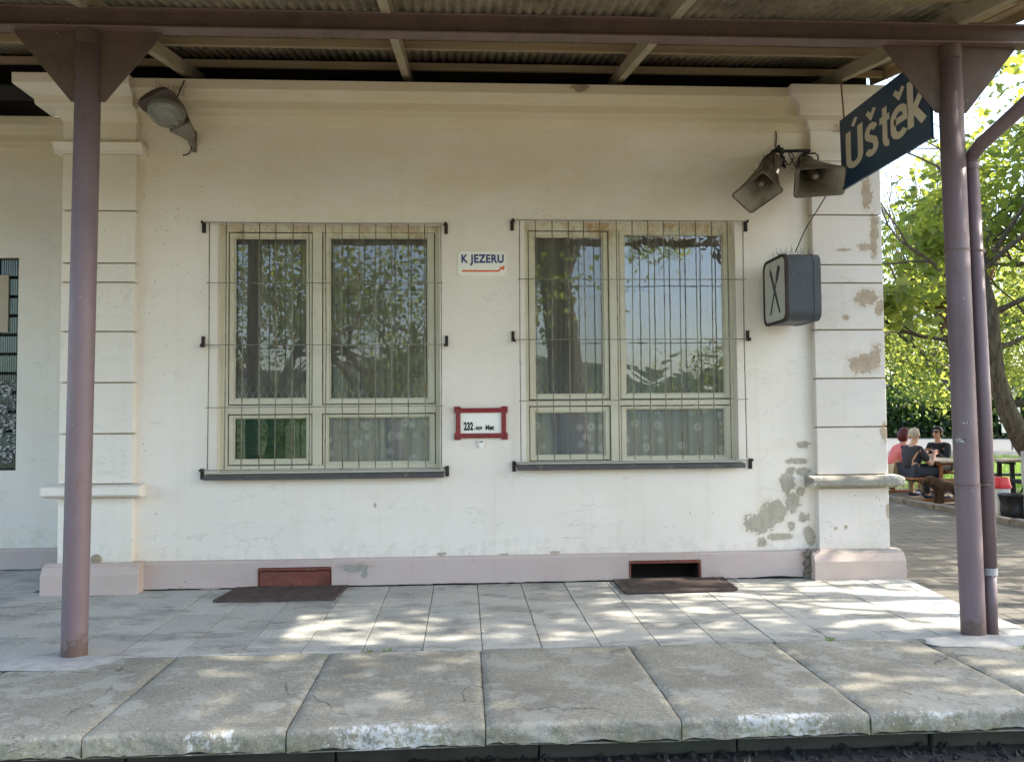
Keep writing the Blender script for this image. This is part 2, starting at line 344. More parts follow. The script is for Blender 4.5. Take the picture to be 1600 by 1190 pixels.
M['cable'] = mat_plain('black cable', (.012, .012, .012), .6)
M['box_blue'] = mat_metal_paint('grey blue box paint', (.048, .058, .066), (.12, .10, .08), .66, .74, .45, 5)
M['box_face'] = mat_plain('milky sign face', (.52, .52, .46), .5, .12, 4, .1, dirt=(.3, .28, .2), dirt_lo=.55, dirt_hi=.75, dsc=5)
M['grey_mark'] = mat_plain('dark grey cutlery', (.045, .05, .055), .5)
M['lamp_brown'] = mat_plain('brown lamp housing', (.075, .052, .042), .55, .3, 8, .2)
M['lamp_grey'] = mat_plain('dull lamp arm', (.20, .18, .14), .6, .3, 8, .2)
M['reflector'] = mat_plain('lamp reflector', (.55, .55, .5), .35, .1, 4, .1, .6)
M['sign_white'] = mat_plain('white enamel plate', (.88, .86, .78), .35, .04, 6, .05, dirt=(.5, .45, .35), dirt_lo=.66, dirt_hi=.8, dsc=9)
M['sign_blue'] = mat_plain('blue lettering', (.035, .055, .19), .4, .05)
M['sign_orange'] = mat_plain('orange arrow', (.75, .15, .035), .4, .05)
M['red_frame'] = mat_plain('dark red frame', (.24, .028, .03), .45, .2, 20, .3, dirt=(.10, .02, .02), dirt_lo=.55, dirt_hi=.7, dsc=18)
M['ink'] = mat_plain('black print', (.02, .02, .02), .6)
M['rust_red'] = mat_plain('rust red hatch', (.17, .052, .038), .75, .25, 6, .5, dirt=(.22, .13, .07), dirt_lo=.52, dirt_hi=.7, dsc=16)
M['grate'] = mat_plain('rusty grate', (.085, .060, .050), .75, .35, 14, .5)
M['glassblock'] = None
def mat_gb():
    t = NT('green glass block'); P = t.pos(); x, y, z = t.sep(P)
    at = t.n('Attribute'); at.attribute_name = 'tone'
    w = t.n('TexWave'); w.inputs['Scale'].default_value = 14; w.inputs['Distortion'].default_value = 1.5; t.set(w, 'Vector', P); w.bands_direction = 'X'
    c = t.mix(w.outputs['Fac'], (.02, .035, .03), (.07, .10, .085))
    c = t.mul(c, at.outputs['Color'])
    return t.done(c, .18, t.bump(w.outputs['Fac'], .3, .01), 0, .6)
M['glassblock'] = mat_gb()
def mat_poster():
    t = NT('torn poster remains'); P = t.pos()
    n = t.noise(11, 8, .7); n2 = t.noise(26, 6, .7, t.scale(P, (1, 1, 2)))
    c = t.mix(t.step(n2, .46, .5), (.55, .55, .52), (.05, .05, .055))
    t.done(c, .8)
    tr = t.n('BsdfTransparent'); mx = t.n('MixShader'); t.set(mx, 0, t.step(n, .50, .51, 1, 0)); t.set(mx, 1, tr.outputs[0]); t.set(mx, 2, t.b.outputs[0])
    t.set(t.out, 'Surface', mx.outputs[0]); return t.m
M['poster'] = mat_poster()
M['panel_beige'] = mat_plain('beige board', (.46, .39, .29), .7, .08)
M['brown_joint'] = mat_plain('dark block joint', (.022, .018, .012), .8)
M['bench_wood'] = mat_plain('orange brown bench wood', (.30, .12, .045), .6, .2, 9, .2)
M['bench_grey'] = mat_plain('weathered table wood', (.34, .28, .2), .7, .2, 9, .2)
M['skin'] = mat_plain('skin', (.50, .28, .19), .55, .05)
M['pink_cloth'] = mat_plain('coral pink blouse', (.62, .16, .15), .85, .08, 9)
M['dark_cloth'] = mat_plain('charcoal cloth', (.035, .035, .042), .9, .15, 9)
M['jeans'] = mat_plain('dark denim', (.03, .036, .05), .9, .15, 9)
M['beige_cloth'] = mat_plain('beige trousers', (.42, .33, .2), .9, .1, 9)
M['black_cloth'] = mat_plain('black jacket', (.012, .012, .015), .8, .15, 9)
M['orange_cloth'] = mat_plain('orange print', (.6, .12, .03), .8)
M['red_hair'] = mat_plain('dark red hair', (.075, .012, .014), .6, .3, 20)
M['grey_hair'] = mat_plain('cropped grey hair', (.42, .36, .28), .8, .2, 20)
M['dark_hair'] = mat_plain('dark hair', (.02, .014, .012), .5, .3, 20)
M['shoe'] = mat_plain('blue grey shoe', (.04, .05, .09), .7)
M['fur'] = mat_plain('shaggy brown fur', (.075, .043, .025), .9, .4, 9, .5)
M['bin_red'] = mat_plain('red plastic lid', (.55, .03, .04), .4, .08)
M['bin_white'] = mat_plain('white plastic bin', (.55, .56, .56), .5, .08)
M['bag'] = mat_plain('black bin bag', (.012, .012, .014), .35, .2, 6, .6)
M['galv'] = mat_plain('galvanised pole', (.33, .34, .34), .5, .1)
M['hill'] = mat_plain('wooded hill', (.055, .085, .055), 1., .3, .02)

# ------------------------------------------------------------------ mesh helpers
class MB:
    def __init__(s): s.v = []; s.f = []; s.tone = []
    def add(s, v, f, tone=None):
        o = len(s.v); s.v += [tuple(p) for p in v]; s.f += [tuple(i + o for i in q) for q in f]
        s.tone += [tone if tone is not None else 1.] * len(v); return s
    def box(s, x0, x1, y0, y1, z0, z1, tone=None):
        v = [(x, y, z) for z in (z0, z1) for y in (y0, y1) for x in (x0, x1)]
        return s.add(v, [(0, 2, 3, 1), (4, 5, 7, 6), (0, 1, 5, 4), (2, 6, 7, 3), (0, 4, 6, 2), (1, 3, 7, 5)], tone)
    def obox(s, a, b, w, h, up=(0, 0, 1)):
        """bar from a to b, width w sideways, height h along up"""
        a = Vector(a); b = Vector(b); d = (b - a).normalized(); r = d.cross(Vector(up)).normalized(); u = r.cross(d)
        v = [p + r * (w / 2 * i) + u * (h / 2 * j) for p in (a, b) for j in (-1, 1) for i in (-1, 1)]
        return s.add(v, [(0, 1, 3, 2), (4, 6, 7, 5), (0, 4, 5, 1), (2, 3, 7, 6), (0, 2, 6, 4), (1, 5, 7, 3)])
    def tube(s, pts, rad, n=8, caps=True):
        pts = [Vector(p) for p in pts]
        if not hasattr(rad, '__len__'): rad = [rad] * len(pts)
        d = (pts[1] - pts[0]).normalized(); a = Vector((0, 0, 1)) if abs(d.z) < .9 else Vector((1, 0, 0))
        r = d.cross(a).normalized(); V = []; F = []
        for i, p in enumerate(pts):
            dd = (pts[min(i + 1, len(pts) - 1)] - pts[max(i - 1, 0)]).normalized()
            r = (r - dd * r.dot(dd)).normalized(); u = dd.cross(r)
            V += [p + (r * cos(2 * pi * k / n) + u * sin(2 * pi * k / n)) * rad[i] for k in range(n)]
        for i in range(len(pts) - 1):
            for k in range(n):
                F.append((i * n + k, i * n + (k + 1) % n, (i + 1) * n + (k + 1) % n, (i + 1) * n + k))
        if caps:
            F.append(tuple(range(n - 1, -1, -1))); F.append(tuple((len(pts) - 1) * n + k for k in range(n)))
        return s.add(V, F)
    def prism(s, poly, fn, t0, t1):
        """poly (a,b) list; fn(a,b,t)->xyz"""
        n = len(poly); V = [fn(a, b, t0) for a, b in poly] + [fn(a, b, t1) for a, b in poly]
        F = [tuple(range(n - 1, -1, -1)), tuple(range(n, 2 * n))] + [(i, (i + 1) % n, n + (i + 1) % n, n + i) for i in range(n)]
        return s.add(V, F)
    def grid(s, fn, nu, nv, tone=None):
        V = [fn(i / nu, j / nv) for j in range(nv + 1) for i in range(nu + 1)]
        F = [(j * (nu + 1) + i, j * (nu + 1) + i + 1, (j + 1) * (nu + 1) + i + 1, (j + 1) * (nu + 1) + i) for j in range(nv) for i in range(nu)]
        return s.add(V, F, tone)
    def build(s, name, mat, parent=None, smooth=False, bevel=0, tone=False, fix=True, solid=0, local=False, seg=2):
        me = bpy.data.meshes.new(name); me.from_pydata(s.v, [], s.f)
        if tone:
            a = me.color_attributes.new('tone', 'FLOAT_COLOR', 'POINT')
            arr = np.ones((len(s.v), 4), np.float32); arr[:, :3] = np.array(s.tone, np.float32)[:, None]
            a.data.foreach_set('color', arr.ravel())
        if fix:
            bm = bmesh.new(); bm.from_mesh(me); bmesh.ops.recalc_face_normals(bm, faces=bm.faces); bm.to_mesh(me); bm.free()
        me.materials.append(mat if not isinstance(mat, str) else M[mat])
        if smooth: me.shade_smooth()
        o = bpy.data.objects.new(name, me); COL.objects.link(o)
        if solid:
            m = o.modifiers.new('solid', 'SOLIDIFY'); m.thickness = solid; m.offset = 0
        if bevel:
            m = o.modifiers.new('bevel', 'BEVEL'); m.width = bevel; m.segments = seg; m.limit_method = 'ANGLE'; m.angle_limit = RAD(40)
        if smooth and bevel: pass
        if parent: put(o, parent, local)
        return o
def wloc(o):
    l = Vector((0, 0, 0))
    while o: l += Vector(o.location) if not o.get('_loc') else Vector(o.location); o = o.parent
    return l
def put(o, parent, local=False):
    o.parent = parent
    if not local: o.matrix_parent_inverse = Matrix.Translation(-wloc(parent)) if parent.type == 'EMPTY' else Matrix.Identity(4)
def tag(o, label=None, cat=None, group=None, kind=None):
    for k, v in (('label', label), ('category', cat), ('group', group), ('kind', kind)):
        if v: o[k] = v
    return o
def thing(name, label, cat, loc=(0, 0, 0), group=None):
    o = bpy.data.objects.new(name, None); COL.objects.link(o); o.location = loc; o.empty_display_size = .2
    return tag(o, label, cat, group)
def struct(o): return tag(o, kind='structure')
def copy_tree(o, parent=None):
    c = o.copy(); COL.objects.link(c)
    if parent: c.parent = parent; c.matrix_parent_inverse = o.matrix_parent_inverse
    for ch in o.children: copy_tree(ch, c)
    return c
def text(name, body, mat, parent, origin, right, up, size, xs=1., thick=0., depth=.003, align='LEFT', space=1.):
    f = bpy.data.curves.new(name, 'FONT'); f.body = body; f.size = size; f.extrude = depth; f.offset = thick; f.align_x = align; f.space_character = space
    f.resolution_u = 6
    t = bpy.data.objects.new(name, f); COL.objects.link(t); bpy.context.view_layer.update()
    me = bpy.data.meshes.new_from_object(t.evaluated_get(bpy.context.evaluated_depsgraph_get())); bpy.data.objects.remove(t)
    right = Vector(right).normalized(); up = Vector(up).normalized(); nn = right.cross(up)
    mt = Matrix((right * xs, up, nn)).transposed().to_4x4(); mt.translation = Vector(origin)
    me.transform(mt); me.materials.clear(); me.materials.append(M[mat])
    o = bpy.data.objects.new(name, me); COL.objects.link(o)
    if parent: put(o, parent)
    return o

def wall_plane(mb, x0, x1, z0, z1, y, holes, depth, step=.6):
    """front face of a wall with rectangular holes and their reveals going back by depth"""
    xs = sorted({x0, x1, *[h[0] for h in holes], *[h[1] for h in holes]}); zs = sorted({z0, z1, *[h[2] for h in holes], *[h[3] for h in holes]})
    for i in range(len(xs) - 1):
        for j in range(len(zs) - 1):
            cx = (xs[i] + xs[i + 1]) / 2; cz = (zs[j] + zs[j + 1]) / 2
            if any(h[0] < cx < h[1] and h[2] < cz < h[3] for h in holes): continue
            mb.add([(xs[i], y, zs[j]), (xs[i + 1], y, zs[j]), (xs[i + 1], y, zs[j + 1]), (xs[i], y, zs[j + 1])], [(0, 1, 2, 3)])
    for a, b, c, d in holes:
        for p, q in (((a, c), (a, d)), ((a, d), (b, d)), ((b, d), (b, c)), ((b, c), (a, c))):
            mb.add([(p[0], y, p[1]), (q[0], y, q[1]), (q[0], y + depth, q[1]), (p[0], y + depth, p[1])], [(0, 1, 2, 3)])

# ================================================================== GROUND
def sheet(name, mat, x0, x1, y0, y1, z, n=1):
    mb = MB(); mb.grid(lambda u, v: (x0 + (x1 - x0) * u, y0 + (y1 - y0) * v, z), n, n); return struct(mb.build(name, mat))
sheet('ground', 'ballast_bed', -600, 600, -600, 600, -.30)
sheet('track_bed_bounce', 'gravel', -80, 80, -17, -4.3, -.24)  # pale gravel out of view, added to bounce sunlight onto the wall
sheet('track_shoulder', 'ballast_bed', -80, 3.9, -4.3, -3.3, -.235)
mb = MB()      # lawn: one L-shaped sheet round the back of the station
mb.add([(4.0, -3.2, -.085), (300, -3.2, -.085), (300, 500, -.085), (4.0, 500, -.085)], [(0, 1, 2, 3)])
mb.add([(-300, 11, -.085), (4.0, 11, -.085), (4.0, 500, -.085), (-300, 500, -.085)], [(0, 1, 2, 3)])
struct(mb.build('lawn', 'lawn'))
mb = MB(); mb.grid(lambda u, v: (-120 + 240 * u, -300 + 283 * v, -.2 + .05 * sin(u * 9) * sin(v * 7)), 20, 20); struct(mb.build('meadow', 'dry_grass'))
sheet('trodden_soil', 'soil', 7.6, 11.5, -3, 10.2, -.075)
sheet('paved_yard', 'paver', 3.75, 7.62, -2.9, 14, -.05)
mb = MB()
mb.add([(-100, 30, -.07), (-100, 12, -.07), (9, 19, -.07), (60, 26, -.07), (120, 30, -.07), (120, 44, -.07), (60, 36, -.07), (16, 46, -.07)], [(0, 1, 2, 7), (2, 3, 6, 7), (3, 4, 5, 6)])
struct(mb.build('road', 'road'))
# reflected road on the track side
mb = MB(); mb.add([(3, -26, -.12), (26, -20, -.12), (26, -15, -.12), (3, -20, -.12)], [(0, 1, 2, 3)]); struct(mb.build('road', 'road'))
mb = MB()
for k in range(14):
    y0 = -3 + k * .95
    mb.box(7.60, 7.74 + random.uniform(-.01, .02), y0, y0 + .92, -.12, .035 + random.uniform(-.012, .01))
struct(mb.build('kerb', 'kerb', bevel=.015))
# ballast stones along the platform foot
mb = MB()
for k in range(2600):
    x = random.uniform(-4.6, 3.9); y = -3.32 - abs(random.gauss(0, .35)); r = random.uniform(.010, .03)
    z = -.225 - .03 * random.random()
    m = Matrix.Rotation(random.random() * 6, 3, 'Z') @ Matrix.Rotation(random.random() * 6, 3, 'X')
    vs = [m @ Vector((a * r * random.uniform(.7, 1.3), b * r * random.uniform(.7, 1.3), c * r * random.uniform(.6, 1.1))) + Vector((x, y, z))
          for a, b, c in ((1, 0, 0), (-1, 0, 0), (0, 1, 0), (0, -1, 0), (0, 0, 1), (0, 0, -1))]
    mb.add(vs, [(0, 2, 4), (2, 1, 4), (1, 3, 4), (3, 0, 4), (2, 0, 5), (1, 2, 5), (3, 1, 5), (0, 3, 5)])
tag(mb.build('ballast', 'ballast', fix=False), 'dark crushed stone ballast below the platform edge', 'gravel', kind='stuff')

# platform: joint bed, tiles, slabs
YB = -2.19
mb = MB(); mb.box(-9, 3.86, -3.34, 1.17, -.5, -.016); struct(mb.build('platform_core', 'joint'))
mb = MB()
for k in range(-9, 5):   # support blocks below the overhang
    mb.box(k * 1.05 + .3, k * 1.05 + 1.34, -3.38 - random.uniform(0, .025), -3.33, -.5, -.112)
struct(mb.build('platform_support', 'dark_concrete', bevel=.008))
mb = MB(); TS = .3975; X0 = .0283
for c in range(-23, 10):
    xa = X0 + c * TS; xb = xa + TS
    off = (0, .5)[c % 2] * TS + random.uniform(-.01, .01)
    ymax = 1.17 if xb < -3.7 else -.045
    y = YB + .02 - off
    while y < ymax:
        ya = max(y, YB + .012); yb = min(y + TS, ymax)
        if yb - ya > .03:
            g = .003; t = random.uniform(.86, 1.08); dz = random.uniform(-.0025, .0025); tl = random.uniform(-.003, .003)
            z = lambda i: dz + tl * i
            xr = min(xb, 3.90)
            mb.add([(xa + g, ya + g, -.02), (xr - g, ya + g, -.02), (xr - g, yb - g, -.02), (xa + g, yb - g, -.02),
                    (xa + g, ya + g, z(0)), (xr - g, ya + g, z(1)), (xr - g, yb - g, z(0)), (xa + g, yb - g, z(-1))],
                   [(4, 5, 6, 7), (0, 1, 5, 4), (1, 2, 6, 5), (2, 3, 7, 6), (3, 0, 4, 7)], t)
        y += TS
struct(mb.build('platform_tiles', 'tile', bevel=.002, tone=True))
# border kerb on the right flank of the platform
mb = MB()
mb.prism([(3.90, -.05), (4.03, -.05), (3.80, -2.17), (3.66, -2.17)], lambda a, b, t: (a, b, t), -.3, .003)
struct(mb.build('platform_border', 'tile', bevel=.01, tone=True))

def slab(x0, x1, seed, skew0=0, skew1=0):
    mb = MB(); nx, ny = 44, 60; yf = -3.535; th = .104; R0 = .024; ny = 90
    prof = []      # (distance from back edge, z) following top, rounded nose, front face
    L = YB - yf
    for j in range(ny + 1):
        s = j / ny * (L + th)
        if s < L - R0: prof.append((s, 0., 0))
        else:
            q = s - (L - R0)
            arc = R0 * pi / 2
            if q < arc: a = q / R0; prof.append((L - R0 + R0 * sin(a), -R0 + R0 * cos(a), 1))
            else: prof.append((L, -R0 - (q - arc), 2))
    rd = random.Random(seed)
    def P(i, j):
        u = i / nx; s, z, k = prof[j]; y = YB - s
        e0 = .012 * (noise.noise(Vector((x0 * 3, y * 4, seed))) ) + .006 * noise.noise(Vector((x0, y * 25, seed)))
        e1 = .012 * (noise.noise(Vector((x1 * 3, y * 4, seed + 9)))) + .006 * noise.noise(Vector((x1, y * 25, seed + 9)))
        a = x0 + .0025 + max(0, e0) * .8 + skew0 * s; b = x1 - .0025 - max(0, e1) * .8 + skew1 * s
        x = a + (b - a) * u
        if j > ny - 6: z += (j - ny + 6) * .0022 * (1 + 1.3 * noise.noise(Vector((x * 6, seed, 3))) + .8 * noise.noise(Vector((x * 22, seed, 3))))
        nz = noise.noise(Vector((x * 3, y * 3, seed))) * .004 + noise.noise(Vector((x * 14, y * 14, seed))) * .0015
        if k: # chipped nose
            c = noise.noise(Vector((x * 9, seed, z * 12))) * .010 + noise.noise(Vector((x * 34, seed, z * 40))) * .006 + max(0, noise.noise(Vector((x * 2.3, seed * 3., 1)))) * .015
            y += c; nz -= abs(c) * .25
        if i in (0, nx): nz -= .012
        elif i in (1, nx - 1): nz -= .003
        return (x, y, z + nz)
    mb.add([P(i, j) for j in range(ny + 1) for i in range(nx + 1)], [(j * (nx + 1) + i, j * (nx + 1) + i + 1, (j + 1) * (nx + 1) + i + 1, (j + 1) * (nx + 1) + i) for j in range(ny) for i in range(nx)])
    # sides and bottom
    for i in (0, nx):
        row = [P(i, j) for j in range(ny + 1)]
        V = row + [(p[0], p[1] + (.02 if j > ny - 2 else 0), -th) for j, p in enumerate(row)]
        mb.add(V, [(j, j + 1, ny + 2 + j, ny + 1 + j) for j in range(ny)])
    a, b = P(0, ny), P(nx, ny); mb.add([a, b, (b[0], YB, -th), (a[0], YB, -th)], [(0, 1, 2, 3)])
    mb.tone = [rd.uniform(.9, 1.05)] * len(mb.v)
    return struct(mb.build('platform_slab', 'slab', smooth=True, tone=True, fix=True))
xs = [-5.9, -4.9, -3.9, -2.93, -1.96, -.975, .014, 1.012, 2.0, 3.0, 4.02]
for k in range(len(xs) - 1): slab(xs[k], xs[k + 1], k + 2, 0, 0)
# cement collars round the post feet, cement residue
def blob(name, cx, cy, rx, ry, z, seed, mat='cement'):
    n = 40; V = [(cx, cy, z + .006)]; 
    for ring, q in ((1, .72), (2, 1.)):
        for k in range(n):
            a = 2 * pi * k / n; r = 1 + .28 * noise.noise(Vector((cos(a) * 1.7, sin(a) * 1.7, seed))) + .1 * noise.noise(Vector((cos(a) * 6, sin(a) * 6, seed)))
            V.append((cx + rx * r * q * cos(a), cy + ry * r * q * sin(a), z + (.004 if ring == 1 else -.004)))
    F = [(0, 1 + k, 1 + (k + 1) % n) for k in range(n)] + [(1 + k, 1 + n + k, 1 + n + (k + 1) % n, 1 + (k + 1) % n) for k in range(n)]
    return struct(MB().add(V, F).build(name, mat, smooth=True))
blob('cement_patch', -2.72, -2.25, .42, .17, .006, 3); blob('cement_patch', 3.38, -2.29, .42, .15, .006, 5)
# weeds in the joint
mb = MB()
for (cx, cy, n) in ((2.39, -2.19, 22), (-.72, -2.19, 16), (-.6, -2.19, 10), (2.75, -3.7, 26), (3.55, -2.5, 10)):
    for k in range(n):
        a = random.random() * 6.3; r = random.uniform(0, .03); l = random.uniform(.012, .035); x = cx + r * cos(a); y = cy + r * sin(a) * .5
        z0 = 0 if cy > -3.6 else -.24
        mb.add([(x - .003, y, z0), (x + .003, y, z0), (x + cos(a) * l * .6, y + sin(a) * l * .4, z0 + l)], [(0, 1, 2)])
tag(mb.build('weeds', 'grassblade', fix=False, tone=True), 'tiny green weeds sprouting from the platform joints', 'weeds', kind='stuff')

# ================================================================== STATION BUILDING
B = thing('station_building', 'white plastered station building with pink plinth, pilasters and a cornice', 'building', (0, 0, 0))
wl0, wl1 = U(358, 0, 1, 0), 0
OL = (-2.345, -.305, 1.045, 3.345)          # opening left window  x0,x1,z0,z1
OR = (.495, 2.515, 1.10, 3.385)
HL = (-1.955, -1.30, -.3, .185); HR = (1.44, 2.115, -.3, .188)
mb = MB(); wall_plane(mb, -3.1, 3.3, -.3, 4.62, 0, [OL, OR, HL, HR], .30)
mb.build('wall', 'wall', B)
mb = MB()   # side walls, rear and roof deck of the projecting bay, recessed left wall
mb.box(-3.66, -3.1, .02, 1.6, -.3, 4.6); mb.box(3.3, 3.88, .02, 9, -.3, 4.6); mb.box(-9, 3.88, 8.7, 9, -.3, 7)
mb.box(-3.66, 3.88, .31, .60, 3.42, 7.0); mb.box(-3.1, 3.3, .302, .5, -.3, .95)
mb.build('wall', 'pilaster_left', B)
mb = MB(); wall_plane(mb, -9, -3.64, -.3, 4.64, 1.17, [(-5.55, -4.735, 1.02, 3.24)], .12); mb.box(-9, -3.7, 1.3, 1.6, -.3, 7)
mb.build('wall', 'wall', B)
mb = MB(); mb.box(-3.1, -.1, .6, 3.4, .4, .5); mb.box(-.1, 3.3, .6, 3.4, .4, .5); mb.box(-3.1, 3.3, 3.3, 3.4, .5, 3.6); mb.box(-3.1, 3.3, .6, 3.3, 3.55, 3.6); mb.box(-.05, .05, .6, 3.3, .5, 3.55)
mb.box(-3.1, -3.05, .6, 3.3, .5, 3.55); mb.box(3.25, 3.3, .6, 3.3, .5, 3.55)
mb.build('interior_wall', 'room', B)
mb = MB(); mb.box(-9, 4.0, .29, .308, 4.6, 5.2); mb.box(-9, 4.0, -.06, .30, 4.585, 4.60); mb.box(-9, -3.7, 1.16, 1.169, 4.66, 5.4)
mb.build('eaves_void', 'black_void', B)  # black sheets stand for the unlit void above the cornice

def rough_prism(mb, x0, x1, y0, y1, z0, z1): mb.box(x0, x1, y0, y1, z0, z1)
# pilasters: blocks with shallow joints, capital, belt, foot
zb = [.262, .841]     # below the belt
blocks = [(.967, 1.405), (1.418, 1.865), (1.878, 2.327), (2.340, 2.775), (2.788, 2.95), (2.963, 3.43), (3.443, 3.955)]
def pilaster(x0, x1, mat, yf=-.08):
    mb = MB()
    gv = MB(); gv.box(x0 + .014, x1 - .014, yf + .030, .018, .25, 4.35); gv.build('pilaster_joint', 'groove', B)
    for a, b in blocks: mb.box(x0, x1, yf, .019, a, b)
    mb.box(x0, x1, yf, .019, .262, .835)
    mb.box(x0, x1, yf - .002, .019, 4.05, 4.40)
    return mb.build('pilaster', mat, B, bevel=.006, seg=2)
pilaster(3.243, 3.925, 'pilaster'); pilaster(-3.715, -3.065, 'pilaster_left')
def caps(x0, x1, m1, m2):
    mb = MB()    # capital moulding
    prof = [(0, 3.957), (-.10, 3.957), (-.105, 3.985), (-.135, 4.03), (-.15, 4.035), (-.15, 4.052), (0, 4.052)]
    for dx in (0,): mb.prism([(y, z) for y, z in prof], lambda a, b, t: (t, a, b), x0 - .07, x1 + .07)
    mb.build('capital', m1, B, bevel=.006)
    mb = MB(); mb.prism([(0, .842), (-.13, .842), (-.15, .86), (-.21, .868), (-.21, .925), (-.19, .945), (-.12, .955), (0, .96)], lambda a, b, t: (t, a, b), x0 - .10, x1 + .10)
    mb.build('belt_course', m2, B, bevel=.012, seg=3)
    mb = MB(); mb.prism([(0, -.3), (-.19, -.3), (-.19, .17), (-.15, .235), (-.11, .255), (-.11, .262), (0, .262)], lambda a, b, t: (t, a, b), x0 - .095, x1 + .095)
    mb.build('pilaster_foot', 'plinth_pil', B, bevel=.015, seg=3)
caps(3.243, 3.925, 'pilaster', 'ledge'); caps(-3.715, -3.065, 'pilaster_left', 'pilaster_left')
# entablature
cp = [(0, 4.25), (-.03, 4.285), (-.055, 4.33), (-.16, 4.34), (-.17, 4.36), (-.175, 4.43), (-.20, 4.445), (-.285, 4.475), (-.30, 4.49), (-.30, 4.58), (0, 4.58)]
mb = MB(); mb.prism(cp, lambda a, b, t: (t, a, b), -3.08, 3.26); mb.build('cornice', 'cornice', B, bevel=.006)
mb = MB()
def ret(x0, x1, right):
    # cornice block over a pilaster, returning round its flanks
    n = len(cp); V = []; F = []
    for (y, z) in cp:
        e = -y
        V += [(x0 - e, .02, z), (x0 - e, y - .09, z), (x1 + e * right, y - .09, z), (x1 + e * right, .02, z)]
    for i in range(n - 1):
        for k in range(3): F.append((i * 4 + k, i * 4 + k + 1, (i + 1) * 4 + k + 1, (i + 1) * 4 + k))
    F.append((0, 1, 2, 3)); j = (n - 1) * 4; F.append((j, j + 1, j + 2, j + 3))
    mb.add(V, F)
cp = cp[:-1]
ret(3.243, 3.925, .12)
mb.build('cornice', 'pilaster', B, bevel=.006)
mb = MB(); ret(-3.715, -3.05, .12); mb.build('cornice', 'pilaster_left', B, bevel=.006)
mb = MB(); mb.prism([(a + 1.17, b + .06) for a, b in cp] + [(1.17, 4.64)], lambda a, b, t: (t, a, b), -9, -3.66); mb.build('cornice', 'cornice', B, bevel=.006)
# plinths
def plinth(x0, x1, y, zt=.255):
    mb = MB()
    def P(u, v):
        x = x0 + (x1 - x0) * u
        prof = [(0, zt), (-.045, zt - .004), (-.055, zt - .02), (-.055, .09), (-.055, .0)]
        a, b = prof[int(round(v * 4))]
        if v == 1: b = .012 + .016 * noise.noise(Vector((x * 2.3, 1, 2))) + .006 * noise.noise(Vector((x * 13, 1, 2)))
        return (x, y + a + (.003 * noise.noise(Vector((x * 4, v * 3, 5))) if v else 0), b)
    mb.grid(P, max(4, int((x1 - x0) * 40)), 4); return mb.build('plinth', 'plinth', B, smooth=False)
plinth(-3.0, HL[0], 0); plinth(HL[1], HR[0], 0); plinth(HR[1], 3.16, 0)
mb = MB(); mb.box(HL[0], HL[1], -.055, .0, .187, .253); mb.build('plinth', 'plinth', B); mb = MB(); mb.box(HR[0], HR[1], -.055, 0, .19, .253); mb.build('plinth', 'plinth', B)
plinth(-9, -3.79, 1.17, .22)
# broken rubble corner between plinth and pilaster foot
mb = MB()
for k in range(26):
    r = random.uniform(.015, .035); c = Vector((random.uniform(3.10, 3.17), -.07 + random.uniform(-.02, .02), random.uniform(.01, .25)))
    m = Matrix.Rotation(random.random() * 6, 3, 'Z') @ Matrix.Rotation(random.random() * 6, 3, 'X')
    q = MB().box(-r, r, -r, r, -r * .7, r * .7); mb.add([m @ Vector(p) + c for p in q.v], q.f)
mb.build('crumbling_corner', 'kerb', B, bevel=.006)
# black crack line under the plinth
mb = MB()
def crk(u, v):
    x = -3.0 + 6.15 * u
    return (x, -.053 - .005 * v, .001 + v * (.012 + .018 * max(0, noise.noise(Vector((x * 2.3, 1, 2)))) + .004 * noise.noise(Vector((x * 13, 1, 2)))))
mb.grid(crk, 240, 1); mb.build('crack', 'black_void', B)

